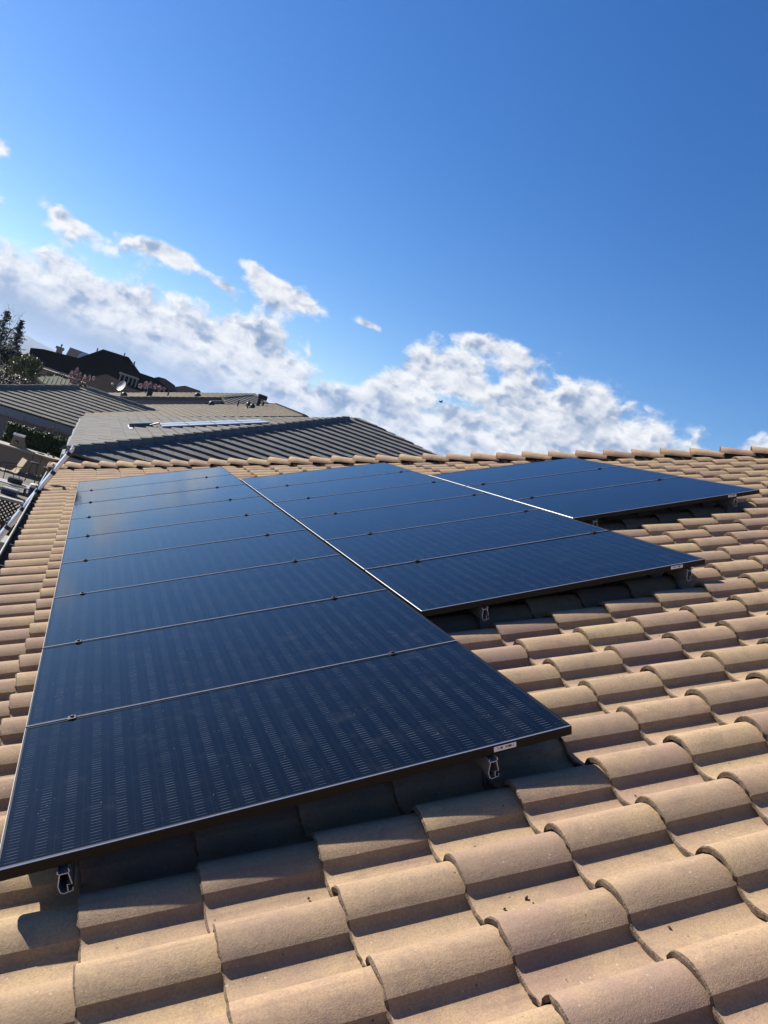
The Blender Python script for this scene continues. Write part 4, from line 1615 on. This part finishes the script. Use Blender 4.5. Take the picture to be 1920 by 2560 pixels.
def build_plants():
    # clipped hedge behind the barbecue counter
    hd = thing('hedge', 'dark clipped hedge with a sunlit top behind the barbecue counter', 'hedge', (-1.7, 24.6, GROUND))
    b = MB()
    b.box((-3.0, 24.35, GROUND), (0.4, 25.05, -1.68))
    b.obj('core', M_SCRUB, hd)
    rg = random.Random(3)
    v, f, p = [], [], []
    for _ in range(15000):
        side = rg.random()
        x = rg.uniform(-3.05, 0.4)
        if side < 0.7:
            q = Vector((x, 24.35 - abs(rg.gauss(0, 0.05)), rg.uniform(GROUND, -1.6)))
        else:
            q = Vector((x, rg.uniform(24.3, 25.1), -1.66 + abs(rg.gauss(0, 0.055))))
        a = Vector((rg.gauss(0, 1), rg.gauss(0, 1), rg.gauss(0, 1))).normalized()
        c = a.cross(Vector((rg.gauss(0, 1), rg.gauss(0, 1), rg.gauss(0, 1)))).normalized()
        s = 0.045 * rg.uniform(0.6, 1.4)
        i = len(v)
        v += [q - a * s, q - c * s * 0.5, q + a * s, q + c * s * 0.5]
        f.append((i, i + 1, i + 2, i + 3))
        p.append(rg.random())
    link(bpy.data.objects.new('foliage', mesh_of('foliage', v, f, M_HEDGE, None, False, p)), hd)
    for i, x in enumerate((-2.75, -2.1, -1.5, -1.0)):
        bare_tree('bare_shrub', ['bare grey shrub at the left end behind the hedge', 'bare forked shrub, second from the left behind the hedge', 'bare shrub, third from the left behind the hedge', 'bare shrub rightmost behind the hedge, by the grey roof eave'][i],
                  (x, 25.9, -3.6), 1.1, 50 + i, 0.045, 4, 0.55, (0.1, 0, 1), 'bare shrubs behind the hedge', 'shrub')
    conifer('tall dark conifer at the left edge of the picture', (-8.3, 62, -2.8), (-8.55, 62, 4.1), 2.1, 71, 'conifers on the left')
    conifer('shorter conifer right of the bare tree, against the sky', (-7.15, 61, -2.8), (-7.25, 61, 3.75), 1.5, 72, 'conifers on the left')
    bare_tree('bare_tree', 'leafless tree standing between the two conifers', (-7.9, 61.5, -2.8), 2.6, 81, 0.09, 5, 0.28)
    tree('broadleaf_tree', 'round glossy yellow-green tree left of the dark roof', 'tree', (-5.1, 50, -2.9),
         [((-5.6, 50, 0.5), (0.6, 0.6, 0.5)), ((-4.9, 50, 0.95), (0.65, 0.6, 0.5)), ((-4.35, 50, 0.75), (0.4, 0.5, 0.45)), ((-6.0, 50, -0.1), (0.45, 0.5, 0.4)), ((-5.0, 49.8, 0.2), (0.7, 0.6, 0.5)), ((-4.5, 50, 0.1), (0.5, 0.5, 0.4))], 3600, 0.085, M_LEAF, 5)
    tree('blossom_tree', 'pink blossom tree left of the brown shingle roof', 'tree', (-1.6, 52.5, -2.9),
         [((-2.15, 52, 0.7), (0.16, 0.3, 0.6)), ((-1.85, 52, 1.05), (0.14, 0.3, 0.6)), ((-1.55, 52, 0.95), (0.13, 0.3, 0.45)), ((-1.2, 52, 0.95), (0.16, 0.3, 0.38)), ((-0.9, 52, 1.1), (0.12, 0.3, 0.3)), ((-0.6, 52, 1.2), (0.10, 0.3, 0.2)), ((-2.0, 52, 0.35), (0.3, 0.3, 0.3))], 1500, 0.055, M_BLOSSOM, 6, 0.07, 'pink blossom trees')
    tree('blossom_tree', 'pink blossom tree right of the patio cover, under the hip roof', 'tree', (4.0, 57, -2.9),
         [((3.0, 57, 1.85), (0.2, 0.4, 0.25)), ((3.35, 57, 2.02), (0.17, 0.4, 0.38)), ((3.7, 57, 2.05), (0.2, 0.4, 0.4)), ((4.1, 57, 2.12), (0.18, 0.4, 0.32)), ((4.5, 57, 2.15), (0.2, 0.4, 0.3)), ((4.85, 57, 2.2), (0.15, 0.4, 0.2))], 1200, 0.055, M_BLOSSOM, 7, 0.07, 'pink blossom trees')
    tree('winter_shrub', 'brown leafless thicket above the left end of the wing ridge', 'shrub', (-4.6, 42.5, -3.0),
         [((-5.4, 42.5, -0.9), (0.7, 0.7, 0.55)), ((-4.6, 42.5, -0.65), (0.7, 0.7, 0.55)), ((-3.8, 42.5, -0.55), (0.6, 0.7, 0.5)), ((-3.0, 43, -0.6), (0.6, 0.7, 0.45)), ((-6.2, 43, -1.0), (0.7, 0.7, 0.6))], 3800, 0.07, M_SCRUB, 8, 0.06)
    tree('olive_shrub', 'low olive-green shrub behind the shed roof', 'shrub', (-3.2, 53, -2.9),
         [((-3.6, 53, 0.2), (0.55, 0.5, 0.32)), ((-2.9, 53, 0.45), (0.5, 0.5, 0.3))], 900, 0.07, M_OLIVE, 9, 0.06)
    tree('yellow_shrub', 'small yellow-green shrub before the brown shingle roof', 'shrub', (-1.05, 46.5, -2.9),
         [((-1.15, 46.5, 0.6), (0.3, 0.3, 0.3)), ((-0.8, 46.5, 0.4), (0.3, 0.3, 0.25))], 420, 0.06, M_OLIVE, 10, 0.05)
    tree('dark_shrub', 'dark evergreen mass below the conifers at the left edge', 'shrub', (-7.5, 58, -2.9),
         [((-7.9, 58, 0.6), (0.9, 0.8, 0.9)), ((-7.0, 58, 0.9), (0.8, 0.8, 0.8)), ((-6.2, 58, 0.5), (0.7, 0.8, 0.7))], 3600, 0.09, M_CONIFER, 12, 0.1)
    b = MB()
    b.box((-5.7, 43.9, -0.72), (-4.45, 44.0, -0.62), 0, Matrix.Identity(4))
    tag(b.obj('white_beam', M_WHITE), 'sunlit white beam among the brown thicket', 'beam')


build_plants()


# ------------------------------------------------------------------ ladder, yard furniture
def build_ladder():
    foot, top = Vector((-1.54, 0.72, -3.24)), Vector((-0.200, 0.72, 0.336))
    d = (top - foot).normalized()
    L = (top - foot).length
    lad = thing('telescoping_ladder', 'aluminium telescoping ladder with black collars leaning on the gutter', 'ladder', foot)
    side = Vector((0, 1, 0))
    # collars seen along the rail, measured from the top end
    marks = [0.07, 0.42, 0.76, 1.09, 1.42, 1.74, 2.06, 2.38, 2.70, 3.02, 3.34, 3.66]
    for s, off in (('near', 0.0), ('far', 0.40)):
        prev = 0.0
        for i, mk in enumerate(marks + [L]):
            r = 0.026 + 0.0030 * i
            b = MB()
            p0 = top - d * prev + side * off
            p1 = top - d * min(mk + 0.03, L) + side * off
            b.tube([p0, p1], r, 16)
            b.obj('rail_section', M_ALU, lad, smooth=True, sharp=50)
            if mk < L:
                b = MB()
                c = top - d * (mk - 0.02) + side * off
                b.tube([c, c - d * 0.055], r + 0.009, 16)
                col = b.obj('collar', M_BLACK, lad, smooth=True, sharp=50)
                q = c - d * 0.0 + Vector((-0.045, 0.02, 0.03))
                b = MB()
                b.bbox((q.x - 0.014, q.y - 0.02, q.z - 0.015), (q.x + 0.014, q.y + 0.02, q.z + 0.02), 0.004)
                b.obj('release_button', M_GREYMETAL, col)
            prev = mk
    for mk in marks[1:]:
        b = MB()
        c = top - d * (mk + 0.0)
        b.tube([c + side * 0.03, c + side * 0.37], 0.02, 10)
        b.obj('rung', M_ALU, lad, smooth=True, sharp=50)
    for off in (0.0, 0.40):
        b = MB()
        c = top + side * off
        b.lathe([(0.024, -0.03), (0.026, 0.0), (0.022, 0.012)], c, 14, 0, d)
        b.obj('end_cap', M_WHITE, lad, smooth=True, sharp=50)
        b = MB()
        c = foot + side * off
        b.bbox((c.x - 0.06, c.y - 0.045, c.z - 0.01), (c.x + 0.06, c.y + 0.045, c.z + 0.05), 0.01)
        b.obj('foot', M_BLACK, lad)


def build_yard():
    # barbecue counter
    Z = GROUND + 0.03
    c = thing('barbecue_counter', 'tan masonry barbecue counter with a pale stone top before the hedge', 'counter', (-1.9, 23.1, Z))
    b = MB()
    b.box((-3.6, 22.85, Z), (-0.85, 23.5, Z + 0.86))
    b.obj('base', M_STUCCO, c)
    b = MB()
    pts = [(-3.8, 22.62), (-1.05, 22.62), (-0.82, 22.70), (-0.66, 22.88), (-0.62, 23.1), (-0.68, 23.35), (-0.9, 23.6), (-3.8, 23.6)]
    b.slab([(x, y, Z + 0.93) for x, y in pts], 0.07)
    b.obj('counter_top', M_COUNTER, c)
    ov = thing('outdoor_oven', 'tan trapezoid oven with a bright metal top on the barbecue counter', 'oven', (-2.3, 23.2, Z + 0.93))
    z = Z + 0.93
    b = MB()
    lo = [(-2.62, 22.95), (-2.02, 22.95), (-2.02, 23.5), (-2.62, 23.5)]
    hi = [(-2.56, 23.0), (-2.20, 23.0), (-2.20, 23.4), (-2.56, 23.4)]
    b.add([(x, y, z) for x, y in lo] + [(x, y, z + 0.44) for x, y in hi], [(3, 2, 1, 0), (4, 5, 6, 7), (0, 1, 5, 4), (1, 2, 6, 5), (2, 3, 7, 6), (3, 0, 4, 7)])
    b.obj('body', M_SLING, ov)
    b = MB()
    for x0, x1, y0, y1 in ((-2.60, -2.16, 22.95, 23.03), (-2.60, -2.16, 23.38, 23.46), (-2.60, -2.53, 23.03, 23.38), (-2.23, -2.16, 23.03, 23.38)):
        b.box((x0, y0, z + 0.44), (x1, y1, z + 0.50))
    b.obj('metal_top', M_ALU, ov)
    b = MB()
    b.box((-2.46, 22.93, z + 0.12), (-2.33, 22.97, z + 0.26))
    door = b.obj('door', M_DARKMETAL, ov)
    b = MB()
    b.box((-2.44, 22.915, z + 0.14), (-2.36, 22.93, z + 0.20))
    b.obj('window', M_CREAM, door)
    b = MB()
    b.lathe([(0.11, 0), (0.15, 0.012), (0.155, 0.02), (0.02, 0.016)], (-1.42, 23.05, z), 16)
    tag(b.obj('plate', M_GREEN, smooth=True, sharp=40), 'green plate lying on the pale counter top', 'plate')
    b = MB()
    b.lathe([(0.035, 0), (0.045, 0.09), (0.04, 0.1), (0.03, 0.02)], (-1.15, 23.2, z), 12)
    tag(b.obj('cup', M_WHITE, smooth=True, sharp=40), 'white cup on the counter right of the green plate', 'cup')
    b = MB()
    b.bbox((-0.98, 23.02, z), (-0.88, 23.09, z + 0.05), 0.012)
    tag(b.obj('tongs_box', M_DARKMETAL), 'small dark box near the rounded end of the counter', 'box')
    # sling chair facing left
    ch = thing('sling_chair', 'tan sling patio chair with dark arms in the shade', 'chair', (-2.05, 19.6, Z), rz=0.0)
    F = Matrix.Translation((-2.02, 19.6, Z)) @ Matrix.Rotation(math.radians(205), 4, 'Z')
    b = MB()
    curve = [(0.42, 0.40), (0.28, 0.42), (0.0, 0.38), (-0.08, 0.40), (-0.14, 0.50), (-0.30, 0.95)]
    w = 0.25
    top = [F @ Vector((x, -w, zz)) for x, zz in curve] + [F @ Vector((x, w, zz)) for x, zz in curve]
    k = len(curve)
    bot = [q - Vector((0, 0, 0.012)) for q in top]
    fs = []
    for i in range(k - 1):
        fs += [(i, i + 1, k + i + 1, k + i), (2 * k + k + i, 2 * k + k + i + 1, 2 * k + i + 1, 2 * k + i), (i + 1, i, 2 * k + i, 2 * k + i + 1), (k + i, k + i + 1, 3 * k + i + 1, 3 * k + i)]
    b.add(top + bot, fs)
    b.obj('sling', M_SLING, ch)
    for s in (-1, 1):
        b = MB()
        b.tube([F @ Vector((x, s * (w + 0.015), zz)) for x, zz in curve], 0.016, 6)
        b.obj('side_frame', M_SLING, ch)
        b = MB()
        b.tube([F @ Vector((-0.2, s * (w + 0.03), 0.66)), F @ Vector((0.1, s * (w + 0.05), 0.63)), F @ Vector((0.36, s * (w + 0.04), 0.60))], 0.018, 6)
        b.obj('armrest', M_WOOD, ch)
        for x0, x1 in ((0.36, 0.34), (-0.12, -0.24)):
            b = MB()
            b.tube([F @ Vector((x0, s * (w + 0.03), 0.60)), F @ Vector((x1, s * (w + 0.03), 0.0))], 0.014, 6)
            b.obj('leg', M_DARKMETAL, ch)

    def stool(label, x, y, hgt, back):
        st = thing('bar_stool', label, 'stool', (x, y, Z), 'dark bar stools at the counter')
        b = MB()
        b.lathe([(0.17, 0), (0.185, 0.015), (0.185, 0.04), (0.15, 0.055)], (x, y, Z + hgt), 16)
        b.obj('seat', M_DARKMETAL, st, smooth=True, sharp=40)
        for i in range(4):
            a = math.pi / 4 + i * math.pi / 2
            cx, sy = math.cos(a), math.sin(a)
            b = MB()
            b.tube([(x + 0.13 * cx, y + 0.13 * sy, Z + hgt), (x + 0.25 * cx, y + 0.25 * sy, Z)], 0.014, 6)
            b.obj('leg', M_DARKMETAL, st)
        b = MB()
        ring = [(x + 0.2 * math.cos(a * math.pi / 8), y + 0.2 * math.sin(a * math.pi / 8), Z + 0.30) for a in range(17)]
        b.tube(ring, 0.011, 6)
        b.obj('foot_ring', M_DARKMETAL, st)
        if back:
            b = MB()
            b.tube([(x - 0.15, y + 0.1, Z + hgt), (x - 0.16, y + 0.13, Z + hgt + 0.32), (x + 0.16, y + 0.13, Z + hgt + 0.32), (x + 0.15, y + 0.1, Z + hgt)], 0.014, 6)
            b.obj('back_rail', M_DARKMETAL, st)

    stool('dark metal bar stool with a low back before the counter', -1.42, 20.9, 0.74, True)
    stool('dark metal bar stool nearest the rounded counter end', -0.95, 21.4, 0.62, False)
    # water cooler
    wc = thing('drum_cooler', 'tall blue drum cooler with a white lid', 'cooler', (-1.08, 17.4, Z))
    b = MB()
    b.lathe([(0.145, 0), (0.150, 0.03), (0.152, 0.34), (0.156, 0.36)], (-1.08, 17.4, Z + 0.01), 22)
    b.obj('body', M_BLUE, wc, smooth=True, sharp=40)
    b = MB()
    b.lathe([(0.165, 0.0), (0.168, 0.06), (0.160, 0.10), (0.12, 0.125), (0.05, 0.13)], (-1.08, 17.4, Z + 0.37), 22)
    b.obj('lid', M_WHITE, wc, smooth=True, sharp=40)
    b = MB()
    b.bbox((-1.10, 17.20, Z + 0.05), (-1.06, 17.25, Z + 0.10), 0.008)
    b.obj('tap', M_WHITE, wc)
    cc = thing('chest_cooler', 'low blue chest cooler with a pale grey lid on the patio', 'cooler', (-1.72, 16.8, Z))
    F2 = Matrix.Translation((-1.74, 16.8, Z)) @ Matrix.Rotation(math.radians(-8), 4, 'Z')
    b = MB()
    b.bbox((-0.24, -0.15, 0.0), (0.24, 0.15, 0.16), 0.02, 0, F2)
    b.obj('body', M_BLUE, cc)
    b = MB()
    b.bbox((-0.25, -0.16, 0.165), (0.25, 0.16, 0.235), 0.025, 0, F2)
    b.obj('lid', M_LAVENDERGREY, cc)
    b = MB()
    b.tube([F2 @ Vector((-0.26, 0, 0.12)), F2 @ Vector((-0.27, 0.0, 0.27)), F2 @ Vector((0.27, 0, 0.27)), F2 @ Vector((0.26, 0, 0.12))], 0.012, 6)
    b.obj('handle', M_WHITE, cc)
    bench = thing('white_lounge', 'white slatted lounge behind the chest cooler at the left edge', 'bench', (-2.0, 18.0, Z))
    for i in range(4):
        b = MB()
        b.box((-2.9, 17.55 + i * 0.17, Z + 0.22), (-1.25, 17.66 + i * 0.17, Z + 0.26))
        b.obj('slat', M_WHITE, bench)
    for x in (-2.8, -1.35):
        b = MB()
        b.box((x - 0.03, 17.56, Z), (x + 0.03, 18.15, Z + 0.22))
        b.obj('leg', M_DARKMETAL, bench)
    bag = thing('dark_bag', 'dark bag lying on the white slatted lounge', 'bag', (-1.75, 17.95, Z + 0.26))
    b = MB()
    b.bbox((-1.98, 17.75, Z + 0.26), (-1.50, 18.1, Z + 0.44), 0.07)
    b.obj('body', M_DARKMETAL, bag, smooth=True, sharp=60)
    # fence with lattice top between the two yards
    fn = thing('lattice_fence', 'brown board fence with a lattice top below the ladder', 'fence', (-2.5, 5.2, GROUND))
    b = MB()
    b.box((-6.0, 5.12, -1.40), (-0.62, 5.28, -1.345))
    b.obj('top_rail', M_COUNTER, fn)
    b = MB()
    b.box((-6.0, 5.16, -1.89), (-0.62, 5.24, -1.82))
    b.obj('middle_rail', M_WOOD, fn)
    for i in range(44):
        for s in (-1, 1):
            x = -4.75 + 0.087 * i + (0.0 if s > 0 else 0.42)
            b = MB()
            y = 5.185 if s > 0 else 5.205
            p0, p1 = Vector((x, y, -1.82)), Vector((x + s * 0.42, y, -1.40))
            n = Vector((s * -0.707, 0, 0.707)) * 0.015
            t_ = Vector((0, 0.009, 0))
            b.add([p0 - n - t_, p0 + n - t_, p1 + n - t_, p1 - n - t_, p0 - n + t_, p0 + n + t_, p1 + n + t_, p1 - n + t_],
                  [(3, 2, 1, 0), (4, 5, 6, 7), (0, 1, 5, 4), (2, 3, 7, 6), (1, 2, 6, 5), (3, 0, 4, 7)])
            b.obj('lattice_slat', M_DARKWOOD, fn)
    rg = random.Random(4)
    for i in range(36):
        x = -6.0 + 0.15 * i
        b = MB()
        b.box((x + 0.003, 5.18 + rg.uniform(-0.004, 0.004), GROUND), (x + 0.145, 5.20, -1.89))
        b.obj('board', M_WOOD, fn)
    ub = thing('utility_cabinet', 'pale grey cabinet below the eave at the left edge', 'cabinet', (-1.0, 2.1, GROUND))
    b = MB()
    b.bbox((-1.35, 1.8, GROUND), (-0.72, 2.3, -1.50), 0.02)
    b.obj('body', M_LAVENDERGREY, ub)
    b = MB()
    b.bbox((-1.38, 1.77, -1.50), (-0.69, 2.33, -1.46), 0.012)
    b.obj('top', M_LAVENDERGREY, ub)


build_ladder()
build_yard()


def build_small():
    # bird in the sky
    c = Vector((30.6, 60.0, 10.0))
    b = MB()
    b.lathe([(0.01, -0.22), (0.07, -0.10), (0.085, 0.02), (0.05, 0.14), (0.03, 0.2), (0.005, 0.24)], c, 10, 0, (0.9, 0.1, 0.15))
    b.add([c + Vector(q) for q in ((0.05, -0.05, 0.02), (-0.05, -0.05, 0.02), (-0.14, -0.42, 0.14), (0.0, -0.44, 0.15), (0.05, 0.05, 0.02), (-0.05, 0.05, 0.02), (-0.14, 0.42, 0.14), (0.0, 0.44, 0.15))],
          [(0, 1, 2, 3), (4, 7, 6, 5)])
    b.add([c + Vector(q) for q in ((-0.2, 0, -0.02), (-0.36, -0.06, -0.05), (-0.36, 0.06, -0.05))], [(0, 1, 2)])
    tag(b.obj('bird', M_DARKMETAL, smooth=True, sharp=60), 'small dark bird flying below the clouds', 'bird')
    # crumbs of mortar and grit left on the tiles
    rg = random.Random(77)
    b = MB()
    for _ in range(150):
        iu, jv = rg.randint(3, 14), rg.randint(-6, 8)
        t_ = rg.uniform(0.19, 0.28)
        u = U0 + EXPO * iu + rg.uniform(0.05, 0.33)
        v = V0 + TW * jv - t_
        r = rg.uniform(0.0022, 0.0065) * (1.6 if rg.random() < 0.1 else 1)
        p = ROOF @ Vector((u, v, N_PAN + 0.004 + TILT * (1 - ((u - U0) % EXPO) / EXPO) + r * 0.4))
        k = [Vector((rg.gauss(0, 1), rg.gauss(0, 1), rg.gauss(0, 1))).normalized() * r for _ in range(2)]
        x = k[0]
        y = x.cross(k[1]).normalized() * r * rg.uniform(0.6, 1)
        z = x.cross(y).normalized() * r * rg.uniform(0.5, 0.9)
        b.add([p + x, p - x, p + y, p - y, p + z, p - z], [(0, 2, 4), (2, 1, 4), (1, 3, 4), (3, 0, 4), (2, 0, 5), (1, 2, 5), (3, 1, 5), (0, 3, 5)])
    o = b.obj('roof_grit', M_WOOD)
    tag(o, 'brown crumbs and grit scattered on the near roof tiles', 'grit', None, 'stuff')


build_small()
